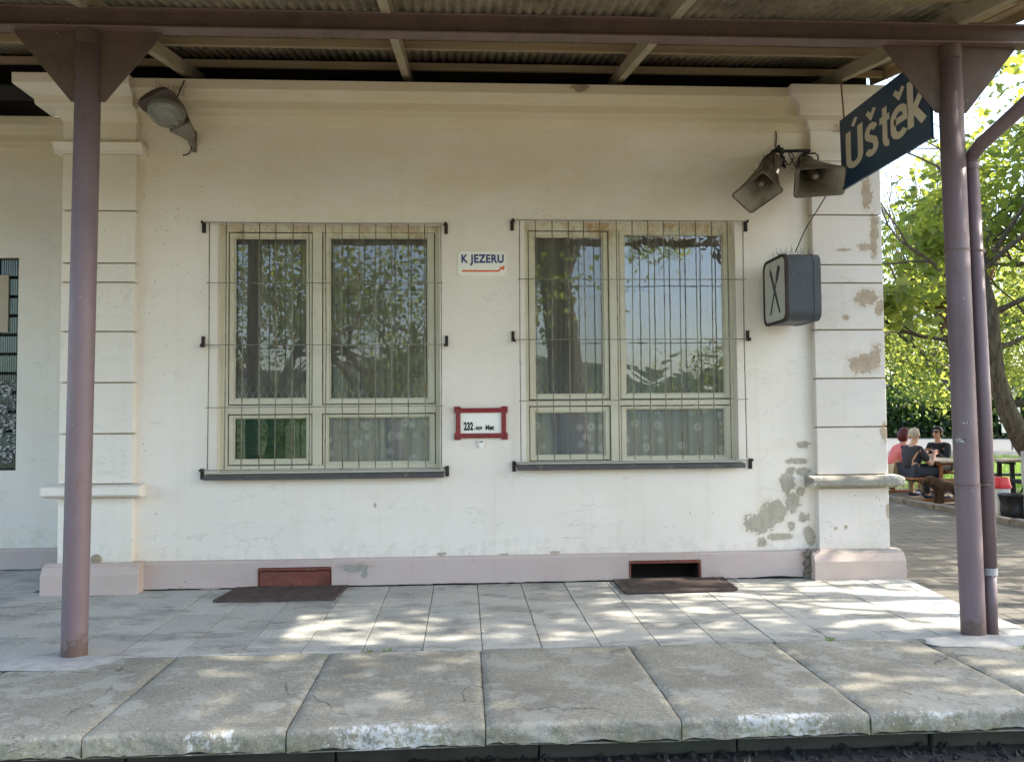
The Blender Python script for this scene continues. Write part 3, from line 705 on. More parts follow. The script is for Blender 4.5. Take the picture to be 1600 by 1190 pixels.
# windows --------------------------------------------------------------------
def px_rect(x0, x1, y0, y1, Y):
    a = U(x0, y0, 1, Y); b = U(x1, y1, 1, Y); c = U(x0, y1, 1, Y); d = U(x1, y0, 1, Y)
    return ((a.x + c.x) / 2, (b.x + d.x) / 2, (c.z + b.z) / 2, (a.z + d.z) / 2)
def window(O, panes, wavy):
    x0, x1, z0, z1 = O; YW = .12
    f = MB(); ib = []
    for p in panes:
        x = px_rect(*p, YW); ib.append(x)
    UL, UR, LL, LR = ib
    s = .05  # sash width
    mx0, mx1 = max(UL[1], LL[1]) + s, min(UR[0], LR[0]) - s
    tz0 = max(LL[3], LR[3]) + s * .55; tz1 = min(UL[2], UR[2]) - s
    f.box(x0 - .01, min(UL[0], LL[0]) - s, YW - .03, YW + .08, z0, z1 + .01)
    f.box(max(UR[1], LR[1]) + s, x1 + .01, YW - .03, YW + .08, z0, z1 + .01)
    xa, xb = min(UL[0], LL[0]) - s, max(UR[1], LR[1]) + s
    f.box(xa, xb, YW - .028, YW + .08, UL[3] + s, z1 + .01)
    f.box(xa, xb, YW - .028, YW + .08, z0 - .01, LL[2] - s)
    f.box(mx0, mx1, YW - .034, YW + .08, LL[2] - s, UL[3] + s)
    f.box(xa, mx0, YW - .031, YW + .08, tz0, tz1); f.box(mx1, xb, YW - .031, YW + .08, tz0, tz1)
    w = f.build('window', 'frame', B, bevel=.004)
    def sub(m, n, mt, **k):
        o = m.build(n, mt, **k); o.parent = w; return o
    cells = [(xa, mx0, tz1, UL[3] + s), (mx1, xb, tz1, UR[3] + s), (xa, mx0, LL[2] - s, tz0), (mx1, xb, LR[2] - s, tz0)]
    for k, (p, c) in enumerate(zip(ib, cells)):
        m = MB(); a, b, cc, d = p; g = .009; y0, y1 = YW - .012, YW + .045
        m.box(c[0] + g, a, y0, y1, c[2] + g, c[3] - g); m.box(b, c[1] - g, y0, y1, c[2] + g, c[3] - g)
        m.box(a, b, y0 + .001, y1, d, c[3] - g); m.box(a, b, y0 + .001, y1, c[2] + g, cc)
        # glazing bead
        for (e0, e1, e2, e3) in ((a, a + .012, cc, d), (b - .012, b, cc, d), (a + .012, b - .012, d - .012, d), (a + .012, b - .012, cc, cc + .012)):
            m.box(e0, e1, y0 + .014, y1 - .01, e2, e3)
        sub(m, 'sash', 'frame', bevel=.003)
        m = MB(); m.grid(lambda u, v: (a + (b - a) * u, YW + .014, cc + (d - cc) * v), 1, 1)
        sub(m, 'pane', 'glass_wavy' if wavy and k == 1 else 'glass')
        m = MB(); m.box(c[0], c[1], YW + .046, YW + .05, c[2], cc - .001); m.box(c[0], c[1], YW + .046, YW + .05, d + .001, c[3]); m.box(c[0], a - .001, YW + .046, YW + .05, cc, d); m.box(b + .001, c[1], YW + .046, YW + .05, cc, d)
        sub(m, 'gap_shade', 'gap')  # dark strips behind the gaps paint the sash shadow lines
    m = MB(); m.prism([(-.095, z0 - .045), (.09, z0 - .012), (.09, z0 + .002), (-.09, z0 - .022), (-.095, z0 - .022)], lambda a_, b_, t: (t, a_, b_), x0 - .09, x1 + .03)
    m.box(x0 - .09, x1 + .03, -.098, -.092, z0 - .062, z0 - .024)
    sub(m, 'windowsill', 'sill')
    return ib
PL = [(366, 480.5, 371.6, 623.5), (514.8, 669.5, 371, 623.5), (365, 480.5, 651.7, 718.5), (512, 673, 650, 722)]
PR = [(834.5, 943.5, 369, 616.5), (975.5, 1131, 366, 615.5), (835, 946, 642.6, 711.5), (977.5, 1133.5, 637, 713)]
IL = window(OL, PL, False); IR = window(OR, PR, True)
def curtain(r, kind, label, seed, drop=0., y=.235):
    a, b, c, d = r; y = .172 if kind == 'lace' else .185; a -= .05; b += .05; d = d + .04 - drop; c -= .03
    def P(u, v):
        x = a + (b - a) * u
        return (x, y + .017 * sin(x * 34 + seed + 1.1 * sin(x * 7 + seed)) * (1 - .35 * v) + .008 * sin(x * 71 + seed), c + (d - c) * v)
    mb = MB(); mb.grid(P, 90, 4)
    return tag(mb.build('net_curtain' if kind == 'net' else 'lace_curtain', kind, smooth=True), label, 'curtain', 'curtains behind the window panes')
curtain(IL[0], 'net', 'sheer net curtain with lattice hem, upper left pane of the left window', 1)
curtain(IL[1], 'net', 'sheer net curtain with lattice hem, upper right pane of the left window', 2)
curtain(IR[0], 'net', 'sheer net curtain behind the narrow upper pane that mirrors a thick tree trunk', 4)
curtain(IR[1], 'net', 'sheer net curtain behind the wavy upper pane that mirrors white sky', 5)
curtain(IL[3], 'lace', 'white daisy lace curtain, lower right pane of the left window', 6, .045)
curtain(IR[2], 'lace', 'white daisy lace curtain, lower left pane of the right window', 7, .045)
curtain(IR[3], 'lace', 'white daisy lace curtain, lower right pane of the right window', 8, .0)
# green blind
bl = thing('venetian_blind', 'green slatted blind in the lower left pane of the left window', 'blind', (IL[2][0], .2, IL[2][2]))
a, b, c, d = IL[2]; mb = MB(); n = 26
for k in range(n):
    z = c + .0 + (d - c) * (k + .5) / n; mb.obox((a - .02, .178, z), (b + .02, .178, z), .020, .0015, (0, .45, 1))
mb.build('slats', 'blind', bl)
for q in (.12, .80): mb = MB(); mb.box(a + (b - a) * q, a + (b - a) * q + .006, .176, .179, c, d); mb.build('cord', 'cord', bl)
for q, w_ in ((d + .005, d + .03), (c - .03, c - .005)): mb = MB(); mb.box(a - .02, b + .02, .18, .21, q, w_); mb.build('rail', 'blind', bl)
for r in (IL[3], IR[2]):
    pass
mb = MB(); mb.box(IL[3][0] - .02, IL[3][1] + .02, .205, .215, IL[3][3] - .022, IL[3][3] - .006)
tag(mb.build('curtain_rail', 'blind'), 'green curtain rail above the lace in the left window', 'rail')
mb = MB(); mb.box(IR[2][0] - .02, IR[2][1] + .02, .205, .215, IR[2][3] - .03, IR[2][3] - .01)
tag(mb.build('curtain_rail', 'blind'), 'green curtain rail above the lace in the right window', 'rail')

# grilles ----------------------------------------------------------------------
def grille(xa, xb, ztop, zbot, hz, xm0, xm1, label, clamps):
    Y = -.065
    g = thing('window_grille', label, 'grille', (xa, Y, zbot), 'rod grilles over the windows')
    n = 15
    for k in range(n):
        x = xa + (xb - xa) * k / (n - 1)
        j = lambda: random.uniform(-.0055, .0055)
        mb = MB(); mb.tube([(x + j(), Y, zbot + .01), (x + j(), Y, (ztop + zbot) / 2), (x + j(), Y, ztop)], .0052, 6); mb.build('rod', 'rod', g, smooth=True)
    for k, z in enumerate(hz):
        e = .045 if k in (0, 2, 4) else .02
        mb = MB(); mb.tube([(xa - e, Y - .009, z), ((xa + xb) / 2, Y - .009, z + random.uniform(-.003, .003)), (xb + e, Y - .009, z)], .0045, 6); mb.build('crossbar', 'rod', g, smooth=True)
    for sx, x in ((-1, xm0), (1, xm1)):
        for k in (0, 2, 4):
            z = hz[k]; mb = MB()
            if k == 2: mb.box(x - .014, x + .014, -.02, -.001, z - .012, z + .085); mb.tube([(x, -.012, z), (x, -.085, z - .01)], .011, 8)
            else: mb.box(x - .016, x + .016, -.02, -.001, z - .085, z + .012); mb.tube([(x, -.012, z - .005), (x, -.085, z)], .011, 8)
            mb.tube([(x, -.082, z + .012), (x - sx * .02, -.082, z - .02)], .010, 6)
            mb.tube([(x, -.02, z + (.05 if k == 2 else -.05)), (x, -.028, z + (.05 if k == 2 else -.05))], .007, 6)
            mb.build('bracket', 'bracket', g, bevel=.002)
def gz(px, ys): return [U(px, y, 1, -.065).z for y in ys]
grille(U(326, 500, 1, -.065).x, U(689, 500, 1, -.065).x, U(500, 348, 1, -.065).z, U(500, 733, 1, -.065).z, gz(500, (348.5, 442, 538.5, 635.5, 732.5)), U(318, 540, 1, 0).x, U(698, 540, 1, 0).x, 'grey rod grille over the left window with the green blind', 0)
grille(U(813, 500, 1, -.065).x, U(1163, 500, 1, -.065).x, U(980, 345, 1, -.065).z, U(980, 720, 1, -.065).z, gz(980, (345, 436.5, 530, 625, 720.5)), U(801.5, 540, 1, 0).x, U(1168, 540, 1, 0).x, 'grey rod grille over the right window beside the cutlery sign', 0)

# glass block window in the recessed wall ------------------------------------------
gb = thing('glass_block_window', 'dark green glass block window with torn posters at the left edge', 'window', (-5.1, 1.2, 1.02))
mb = MB(); mb.box(-5.55, -4.735, 1.25, 1.28, 1.02, 3.24); mb.build('joint_grid', 'brown_joint', gb)
mb = MB()
for i in range(4):
    for j in range(11):
        x = -4.737 - .20 * (i + 1) + .006; z = 1.025 + .2013 * j
        mb.box(x, x + .186, 1.20, 1.249, z + .006, z + .192, random.uniform(.45, 1.5))
mb.build('glass_blocks', 'glassblock', gb, bevel=.012, tone=True)
mb = MB(); mb.box(-5.55, -4.845, 1.185, 1.199, 2.46, 3.06); mb.build('board', 'panel_beige', gb)
mb = MB(); mb.grid(lambda u, v: (-5.5 + .745 * u, 1.193, 1.1 + .85 * v), 1, 1); mb.build('poster', 'poster', gb)

# cellar hatches and grates --------------------------------------------------------
h = thing('cellar_hatch', 'closed rust red steel cellar hatch under the left window', 'hatch', (-1.63, -.05, 0))
mb = MB(); mb.box(HL[0] + .012, HL[1] - .012, -.052, -.03, -.1, .148); mb.build('door', 'rust_red', h, bevel=.003)
mb = MB(); mb.box(HL[0], HL[1], -.066, -.02, .158, .184); mb.box(HL[0] - .004, HL[0] + .008, -.06, -.02, -.1, .158); mb.box(HL[1] - .008, HL[1] + .004, -.06, -.02, -.1, .158); mb.build('frame', 'rust_red', h, bevel=.003)
h = thing('cellar_hatch', 'open dark cellar hatch with rusty frame under the right window', 'hatch', (1.78, -.05, 0))
mb = MB(); mb.box(HR[0], HR[1], -.066, .0, .162, .187); mb.box(HR[0] - .004, HR[0] + .014, -.06, 0, -.1, .162); mb.box(HR[1] - .014, HR[1] + .004, -.06, 0, -.1, .162); mb.build('frame', 'rust_red', h, bevel=.003)
mb = MB(); mb.box(HR[0] + .02, HR[1] - .02, .25, .30, -.3, .186); mb.box(HR[0] + .016, HR[0] + .02, .0, .25, -.3, .186); mb.box(HR[1] - .02, HR[1] - .016, .0, .25, -.3, .186); mb.build('recess', 'black_void', h)
def grate(name, label, pts, z, bars, mat='grate'):
    g = thing(name, label, 'grate', (pts[0][0], pts[0][1], 0))
    A, Bp, C, D = [Vector((*p, z)) for p in pts]   # near-left, far-left, far-right, near-right
    mb = MB()
    for k in range(bars + 1):
        q = k / bars; a = A.lerp(Bp, q); b = D.lerp(C, q); mb.obox(a, b, .009, .014)
    mb.build('bars', mat, g)
    mb = MB()
    for q in (0, .08, .5, .92, 1): mb.obox(A.lerp(D, q) + Vector((0, 0, .004)), Bp.lerp(C, q) + Vector((0, 0, .004)), .012 if q not in (0, 1) else .016, .010)
    mb.obox(A, D, .016, .02); mb.build('frame', mat, g)
    mb = MB(); e = Vector((0, 0, -.009 - .004)); mb.add([A + e, D + e, C + e, Bp + e], [(0, 1, 2, 3)]); mb.build('pit_void', 'black_void', g)
    return g
grate('floor_grate', 'rusty bar grate in the tiles before the closed red hatch', [(-2.19, -.60), (-2.13, -.07), (-1.15, -.07), (-1.19, -.62)], .014, 22)
grate('floor_grate', 'loose tilted dark grate lying before the open hatch', [(1.29, -.62), (1.29, -.08), (2.31, -.08), (2.28, -.59)], .022, 30)

# ================================================================== CANOPY
def zr(y): return 4.29 + .187 * (y + 2.13)         # underside line of the rafters
K = thing('platform_canopy', 'brown steel and corrugated sheet canopy over the platform', 'canopy', (0, -2.13, 0))
XE0, XE1 = -8.5, 4.02
mb = MB(); mb.box(XE0, 4.6, -2.155, -2.14, 4.162, 4.276); mb.build('beam', 'beam', K)
mb = MB(); mb.box(XE0, 4.6, -2.205, -2.09, 4.15, 4.162); mb.box(XE0, 4.6, -2.205, -2.09, 4.276, 4.289); mb.build('flange', 'flange', K, bevel=.002)
PXL, PXR = U(118, 985, 1, -2.10).x, U(1519, 985, 1, -2.10).x
for (px, side) in ((PXL, 0), (PXR, 0)):
    tp = px + (.045 if px < 0 else -.052)
    mb = MB(); mb.tube([(px, -2.115, -.02), (px, -2.115, .0), ((px + tp) / 2, -2.115, 2.07), (tp, -2.115, 4.149)], .0805, 28)
    p = mb.build('post', 'post', K, smooth=True)
    p.data.shade_smooth()
    for s_ in (-1, 1):
        mb = MB(); mb.prism([(.06, 4.149), (.485, 4.149), (.485, 4.135), (.112, 3.672), (.06, 3.672)], lambda a, b, t, s_=s_: (tp + s_ * a, t, b), -2.128, -2.116)
        g = mb.build('gusset_plate', 'beam', bevel=.002); g.parent = p
    mb = MB(); mb.tube([(tp, -2.115, 4.05), (tp, -2.115, 4.149)], .085, 28); g = mb.build('collar', 'beam', smooth=False); g.parent = p
    if px > 0:
        for z in (1.03, 2.68):
            mb = MB(); q = px + (tp - px) * z / 4.149; mb.tube([(q, -2.115, z), (q, -2.115, z + .014)], .0835, 28); g = mb.build('strap', 'flange'); g.parent = p
        # old stickers
        for (z0, z1) in ((1.335, 1.362), (1.455, 1.482)):
            mb = MB(); mb.grid(lambda u, v: (px - .017 + .0812 * sin(-1.35 + 1.25 * u), -2.115 - .0812 * cos(-1.35 + 1.25 * u), z0 + (z1 - z0) * v), 12, 1); g = mb.build('sticker_remains', 'poster'); g.parent = p
for i, x in enumerate((-8.5, -6.6, -4.6, -2.6, -.60, 1.39, 3.44)):
    mb = MB(); yb = .28 if x > -3.7 else 1.15
    def bar(a0, a1, h0, h1):
        mb.add([(x + sx * .033, y, zr(y) + h) for y in (a0, a1) for h in (h0, h1) for sx in (-1, 1)], [(0, 1, 3, 2), (4, 6, 7, 5), (0, 4, 5, 1), (2, 3, 7, 6), (0, 2, 6, 4), (1, 5, 7, 3)])
    bar(-3.75, yb, 0, .115)
    mb.build('rafter', 'rafter', K, bevel=.003)
for y in (-3.6, -2.9, -2.35, -1.55, -.80, -.02, .75):
    z = zr(y) + .116
    x1 = 4.0 if y < .5 else -3.7
    mb = MB(); mb.add([(x, y + dy, z + dz + dy * .187) for x in (XE0, x1) for dz in (0, .07) for dy in (-.03, .03)], [(0, 1, 3, 2), (4, 6, 7, 5), (0, 4, 5, 1), (2, 3, 7, 6), (0, 2, 6, 4), (1, 5, 7, 3)])
    mb.build('purlin', 'purlin', K, bevel=.003)
def corr(y0, y1, x0, x1, lift):
    mb = MB(); nx = int((x1 - x0) / .0095)
    V = []; F = []
    for j, y in enumerate((y0, y1)):
        for i in range(nx + 1):
            x = x0 + (x1 - x0) * i / nx
            V.append((x, y, zr(y) + .188 + .012 + .011 * cos(2 * pi * x / .0762) + lift + .002 * noise.noise(Vector((x * .8, y, 3)))))
    F = [(i, i + 1, nx + 2 + i, nx + 1 + i) for i in range(nx)]
    mb.add(V, F); return mb.build('roof_sheet', 'sheet', K, smooth=True, solid=.006)
corr(-3.8, -1.45, XE0, XE1 - .42, 0); corr(-1.62, .29, XE0, XE1, .014); corr(.25, 1.5, XE0, -3.68, .028)
corr(-3.8, -1.45, XE1 - .45, XE1, .012)
for k, (a, b) in enumerate(((3.56, 3.73), (3.745, 3.90), (3.915, 4.03))):
    mb = MB(); mb.add([(x, y, zr(y) + z) for x in (a, b) for y in (-3.8, -1.7) for z in (.172, .187)], [(0, 1, 3, 2), (4, 6, 7, 5), (0, 4, 5, 1), (2, 3, 7, 6), (0, 2, 6, 4), (1, 5, 7, 3)])
    mb.build('verge_board', 'verge', K)
mb = MB(); mb.add([(x, y, zr(y) + z) for x in (4.022, 4.04) for y in (-3.8, .27) for z in (.10, .235)], [(0, 1, 3, 2), (4, 6, 7, 5), (0, 4, 5, 1), (2, 3, 7, 6), (0, 2, 6, 4), (1, 5, 7, 3)])
mb.build('fascia_board', 'verge', K)
mb = MB(); mb.tube([(XE0, -3.86, zr(-3.85) + .1), (4.02, -3.86, zr(-3.85) + .08)], .07, 14); mb.build('gutter', 'pipe', K, smooth=True)

# downpipe
D = thing('downpipe', 'mauve painted downpipe strapped to the right canopy post', 'downpipe', (3.53, -2.1, 0))
mb = MB()
px = U(1548, 985, 1, -2.10).x
mb.tube([(px + .006, -2.10, .0), (px + .006, -2.10, .42)], .043, 18)
mb.tube([(px + .006, -2.10, .41), (px + .004, -2.10, 1.5), (px - .035, -2.10, 3.31)], .048, 18)
mb.build('pipe', 'pipe', D, smooth=True)
mb = MB(); px -= .036; p0 = Vector((px, -2.10, 3.30)); p1 = Vector((px, -2.13, 3.375)); 
mb.tube([p0, p0 + Vector((0, 0, .05)), p1, (px + .01, -2.20, 3.42), (px + .03, -2.68, 3.55), (px + .06, -3.80, 3.86)], .049, 18); mb.build('elbow_pipe', 'pipe', D, smooth=True)
mb = MB(); mb.tube([(px, -2.10, 3.285), (px, -2.10, 3.315)], .053, 18); mb.tube([(px, -2.10, 3.275), (px, -2.10, 3.284)], .051, 18); mb.build('coupling', 'pipe', D)
px += .018
for z in (1.03, 2.68):
    mb = MB(); mb.tube([(px, -2.10, z), (px, -2.10, z + .014)], .051, 18); mb.box(px + .048, px + .066, -2.11, -2.09, z - .006, z + .02); mb.build('strap', 'flange', D)
mb = MB(); mb.tube([(px + .024, -2.10, .405), (px + .024, -2.10, .455)], .0505, 18); mb.build('collar', 'galv', D)

# ================================================================== SIGNS AND FITTINGS
SX = 3.30
t = thing('station_name_sign', 'long navy blue enamel board reading Úštěk in cream letters', 'sign', (SX, -.6, 3.54))
zt, zb_ = 4.165, 3.53; ya, yb = -.60, -2.02
mb = MB(); mb.prism([(ya, zb_ + .0), (ya + .02, zt), (yb, zt), (yb, zb_)], lambda a, b, t_: (t_, a, b), SX, SX + .025); mb.build('board', 'navy', t, bevel=.003)
mb = MB()
for y in (ya - .05, yb + .1): mb.tube([(SX + .012, y, zt - .02), (SX + .012, y + (.05 if y > -1 else 0), zr(y) + (.05 if y < -1 else -.02))], .007, 6)
mb.build('hanger', 'rust_red', t)
lx = SX - .003
def ribbon(mb, pts, w, fn, closed=False):
    """flat stroke of width w along 2D points with mitred corners"""
    n = len(pts); P = [Vector(p) for p in pts]; L = []; Rr = []
    for i in range(n):
        a = P[i] - P[i - 1] if (i or closed) else P[1] - P[0]; b = P[(i + 1) % n] - P[i] if (i < n - 1 or closed) else a
        a.normalize(); b.normalize(); m = (a + b); m = m.normalized() if m.length > 1e-4 else a; nn = Vector((-m.y, m.x)); k = w / 2 / max(.5, nn.dot(Vector((-a.y, a.x))))
        L.append(P[i] + nn * k); Rr.append(P[i] - nn * k)
    V = [fn(*q, 0) for q in L] + [fn(*q, 0) for q in Rr] + [fn(*q, 1) for q in L] + [fn(*q, 1) for q in Rr]; F = []
    for i in range(n if closed else n - 1):
        j = (i + 1) % n; F += [(2 * n + i, 2 * n + j, 3 * n + j, 3 * n + i), (i, j, 2 * n + j, 2 * n + i), (n + i, n + j, 3 * n + j, 3 * n + i)]
    if not closed: F += [(0, n, 3 * n, 2 * n), (n - 1, 2 * n - 1, 4 * n - 1, 3 * n - 1)]
    mb.add(V, F)
def arc(cx, cy_, rx, ry, a0, a1, n=14): return [(cx + rx * cos(RAD(a0 + (a1 - a0) * k / n)), cy_ + ry * sin(RAD(a0 + (a1 - a0) * k / n))) for k in range(n + 1)]
SW = .056
def caron(c): return [(c - .052, .455), (c, .385), (c + .052, .455)]
LET = {'Ú': (.085, [[(.03, .40)] + arc(.105, .10, .075, .075, 180, 360) + [(.18, .40)], [(.09, .43), (.135, .50)]]),
       'š': (.345, [arc(.085, .235, .058, .062, 20, 200, 10) + [(.04, .20), (.085, .168)] + [(.13, .14)] + arc(.085, .09, .062, .062, 10, -160, 10)[1:], caron(.085)]),
       't': (.535, [[(.07, .385), (.07, .09)] + arc(.115, .075, .045, .05, 180, 280, 6)[1:], [(.0, .275), (.135, .275)]]),
       'ě': (.70, [[(.035, .165), (.17, .165)] + arc(.10, .19, .075, .085, 0, 180, 14) + arc(.10, .105, .075, .08, 180, 325, 12), caron(.10)]),
       'k': (.945, [[(.03, .02), (.03, .45)], [(.15, .29), (.04, .14)], [(.065, .18), (.165, .02)]])}
for (ch, (_, strokes)), (off, sc) in zip(LET.items(), ((.105, 1.46), (.455, 1.22), (.70, 1.15), (.880, 1.25), (1.125, 1.34))):
    mb = MB()
    for q, st in enumerate(strokes):
        ribbon(mb, st, .063 if not (q and ch in 'Úšě') else .044, lambda a, b, k: (lx + .001 - .003 * k - .0003 * q, ya - off - a * sc, zb_ + .14 + b * .83))
    mb.build('letter', 'cream_letter', t)

# direction sign
a = U(715.5, 392.5, 1, -.01); b = U(791.5, 431, 1, -.01)
t = thing('direction_sign', 'small white enamel sign K JEZERU with an orange arrow', 'sign', (a.x, 0, b.z))
mb = MB(); mb.box(a.x, b.x, -.012, -.001, b.z, a.z); mb.build('plate', 'sign_white', t, bevel=.002)
w = b.x - a.x; hgt = a.z - b.z
o = text('lettering', 'K JEZERU', 'sign_blue', t, (0, -.0135, 0), (1, 0, 0), (0, 0, 1), 1., 1., .035, .0012, space=1.08)
def fit(o, x0, x1, z0, z1):
    co = np.array([v.co[:] for v in o.data.vertices]); mn = co.min(0); mxx = co.max(0)
    for v in o.data.vertices:
        v.co.x = x0 + (v.co.x - mn[0]) / (mxx[0] - mn[0]) * (x1 - x0); v.co.z = z0 + (v.co.z - mn[2]) / (mxx[2] - mn[2]) * (z1 - z0)
fit(o, a.x + .07 * w, b.x - .055 * w, b.z + .42 * hgt, b.z + .87 * hgt)
mb = MB(); q = lambda u, v: (a.x + u * w, b.z + v * hgt)
mb.prism([q(.08, .16), q(.84, .16), q(.90, .28), q(.945, .22), q(.965, .42), q(.84, .33), q(.875, .30), q(.82, .23), q(.08, .23)], lambda x, z, t_: (x, t_, z), -.0145, -.0125); mb.build('arrow', 'sign_orange', t)
mb = MB()
for u in (.03, .97):
    for v in (.06, .94): mb.tube([(a.x + u * w, -.012, b.z + v * hgt), (a.x + u * w, -.016, b.z + v * hgt)], .004, 8)
mb.build('screws', 'bracket', t)

# kilometre plate in a red frame
a = U(709.5, 635, 1, -.02); b = U(793.5, 686, 1, -.02)
t = thing('datum_plate', 'white survey plate reading 232 -959 Met in a dark red notched frame', 'plate', (a.x, 0, b.z))
x0, x1, z0, z1 = a.x, b.x, b.z, a.z; bw = .058
def frm(x0, x1, z0, z1, n):
    n2 = n * 2.4
    return [(x0, z0), (x0 + n2, z0), (x0 + n2 + n * .5, z0 + n * .7), (x1 - n2 - n * .5, z0 + n * .7), (x1 - n2, z0), (x1, z0), (x1, z0 + n2), (x1 - n * .7, z0 + n2 + n * .5), (x1 - n * .7, z1 - n2 - n * .5), (x1, z1 - n2),
            (x1, z1), (x1 - n2, z1), (x1 - n2 - n * .5, z1 - n * .7), (x0 + n2 + n * .5, z1 - n * .7), (x0 + n2, z1), (x0, z1), (x0, z1 - n2), (x0 + n * .7, z1 - n2 - n * .5), (x0 + n * .7, z0 + n2 + n * .5), (x0, z0 + n2)]
out = frm(x0, x1, z0, z1, .022)
inn = []
for (x, z) in out: inn.append((min(max(x, x0 + bw), x1 - bw), min(max(z, z0 + bw), z1 - bw)))
mb = MB(); V = []; n = len(out)
for (pts, y) in ((out, -.002), (out, -.03), ([(xx + (.012 if xx < (x0 + x1) / 2 else -.012), zz + (.012 if zz < (z0 + z1) / 2 else -.012)) for xx, zz in out], -.04), (inn, -.034), (inn, -.006)): V += [(p[0], y, p[1]) for p in pts]
F = [(r * n + i, r * n + (i + 1) % n, (r + 1) * n + (i + 1) % n, (r + 1) * n + i) for r in range(4) for i in range(n)]
mb.add(V, F); mb.build('frame', 'red_frame', t)
mb = MB(); mb.box(x0 + bw - .004, x1 - bw + .004, -.016, -.006, z0 + bw - .004, z1 - bw + .004); mb.build('plate', 'sign_white', t)
iw = x1 - x0 - 2 * bw; ih = z1 - z0 - 2 * bw
for nm, s_, u0, u1, v0, v1, th in (('digits', '232', .08, .31, .14, .55, .045), ('small_digits', '-959', .335, .53, .15, .33, .045), ('lettering', 'Met', .61, .82, .15, .40, .04)):
    o = text(nm, s_, 'ink', t, (0, -.0175, 0), (1, 0, 0), (0, 0, 1), 1., 1., th, .001)
    fit(o, x0 + bw + u0 * iw, x0 + bw + u1 * iw, z0 + bw + v0 * ih, z0 + bw + v1 * ih)
for u in (x0 + .03, x1 - .03):
    for v in (z0 + .03, z1 - .03): mb = MB(); mb.tube([(u, -.038, v), (u, -.046, v)], .009, 10); mb.build('bolt', 'red_frame', t)
c = U(752, 690, 1, -.03)
mb = MB(); mb.prism([(-.032, .022), (.032, .022), (.030, -.02), (.012, -.055), (-.012, -.055), (-.030, -.02)], lambda x, z, t_: (c.x + x, t_, c.z + z), -.03, -.012); mb.build('tag', 'sign_white', t, bevel=.003)
mb = MB(); mb.box(c.x - .02, c.x + .02, -.032, -.0302, c.z - .008, c.z + .010); mb.build('tag_print', 'galv', t)

# fork and knife light box
t = thing('restaurant_sign', 'grey blue projecting light box with crossed fork and knife', 'sign', (3.0, -.4, 2.35))
bx0, bx1, by0, by1, bz0, bz1 = 2.765, 3.085, -.615, -.07, 2.365, 2.965
def rrect(y0, y1, z0, z1, r, n=6):
    out = []
    for cy, cz, a0 in ((y1 - r, z1 - r, 0), (y0 + r, z1 - r, 90), (y0 + r, z0 + r, 180), (y1 - r, z0 + r, 270)):
        for k in range(n + 1): a = RAD(a0 + 90 * k / n); out.append((cy + r * cos(a), cz + r * sin(a)))
    return out
mb = MB(); mb.prism(rrect(by0, by1, bz0, bz1, .085), lambda a, b, t_: (t_, a, b), bx0 + .012, bx1); mb.build('casing', 'box_blue', t, bevel=.008, seg=3)
mb = MB()
o1 = rrect(by0 - .006, by1 + .006, bz0 - .006, bz1 + .006, .09); o2 = rrect(by0 + .02, by1 - .02, bz0 + .02, bz1 - .02, .07); n = len(o1)
V = [(bx0 + .02, *p) for p in o1] + [(bx0 - .006, *p) for p in o1] + [(bx0 - .006, *p) for p in o2] + [(bx0 + .008, *p) for p in o2]
mb.add(V, [(r * n + i, r * n + (i + 1) % n, (r + 1) * n + (i + 1) % n, (r + 1) * n + i) for r in range(3) for i in range(n)]); mb.build('rim', 'bracket', t)
mb = MB(); mb.prism(o2, lambda a, b, t_: (t_, a, b), bx0 + .001, bx0 + .011); mb.build('face', 'box_face', t)
mb = MB(); mb.prism(rrect(by0 - .004, by1 + .004, bz0 - .004, bz1 + .004, .088), lambda a, b, t_: (t_, a, b), bx1 - .07, bx1 - .045); mb.build('band', 'box_blue', t)
cy, cz = (by0 + by1) / 2, (bz0 + bz1) / 2
def cut(poly, ang, name):
    mb = MB(); ca, sa = cos(ang), sin(ang)
    mb.prism([(u * ca - v * sa, u * sa + v * ca) for u, v in poly], lambda a, b, t_: (t_, cy - a, cz + b), bx0 - .004, bx0 + .0005); mb.build(name, 'grey_mark', t)
cut([(-.010, -.24), (.012, -.24), (.016, 0), (.024, .20), (.004, .24), (-.014, .20), (-.016, 0)], .5, 'knife')
cut([(-.009, -.24), (.009, -.24), (.007, .08), (.026, .12), (.028, .24), (.017, .24), (.016, .15), (.006, .15), (.006, .24), (-.006, .24), (-.006, .15), (-.016, .15), (-.017, .24), (-.028, .24), (-.026, .12), (-.007, .08)], -.5, 'fork')
mb = MB()
for z in (bz0 + .12, bz1 - .12): mb.box(2.9, 2.95, by1 - .01, .0, z - .02, z + .02)
mb.build('wall_mount', 'black', t)
mb = MB()
for k in range(58):
    u = k / 57; x = bx0 + .02 + (bx1 - bx0 - .04) * (k % 9) / 8; y = by0 + .1 + (by1 - by0 - .2) * u; l = random.uniform(.05, .085)
    mb.tube([(x, y, bz1 - .002), (x + random.uniform(-.03, .03), y + random.uniform(-.03, .03), bz1 + l)], .0011, 4, False)
mb.build('bird_spikes', 'bracket', t)
mb = MB()
for k in range(16):
    x = random.uniform(bx0 + .03, bx1 - .04); y = random.uniform(by0 + .09, by1 - .1); mb.obox((x, y, bz1 + .004), (x + random.uniform(-.05, .05), y + random.uniform(-.04, .04), bz1 + .012), .012, .006)
mb.build('debris', 'black', t)

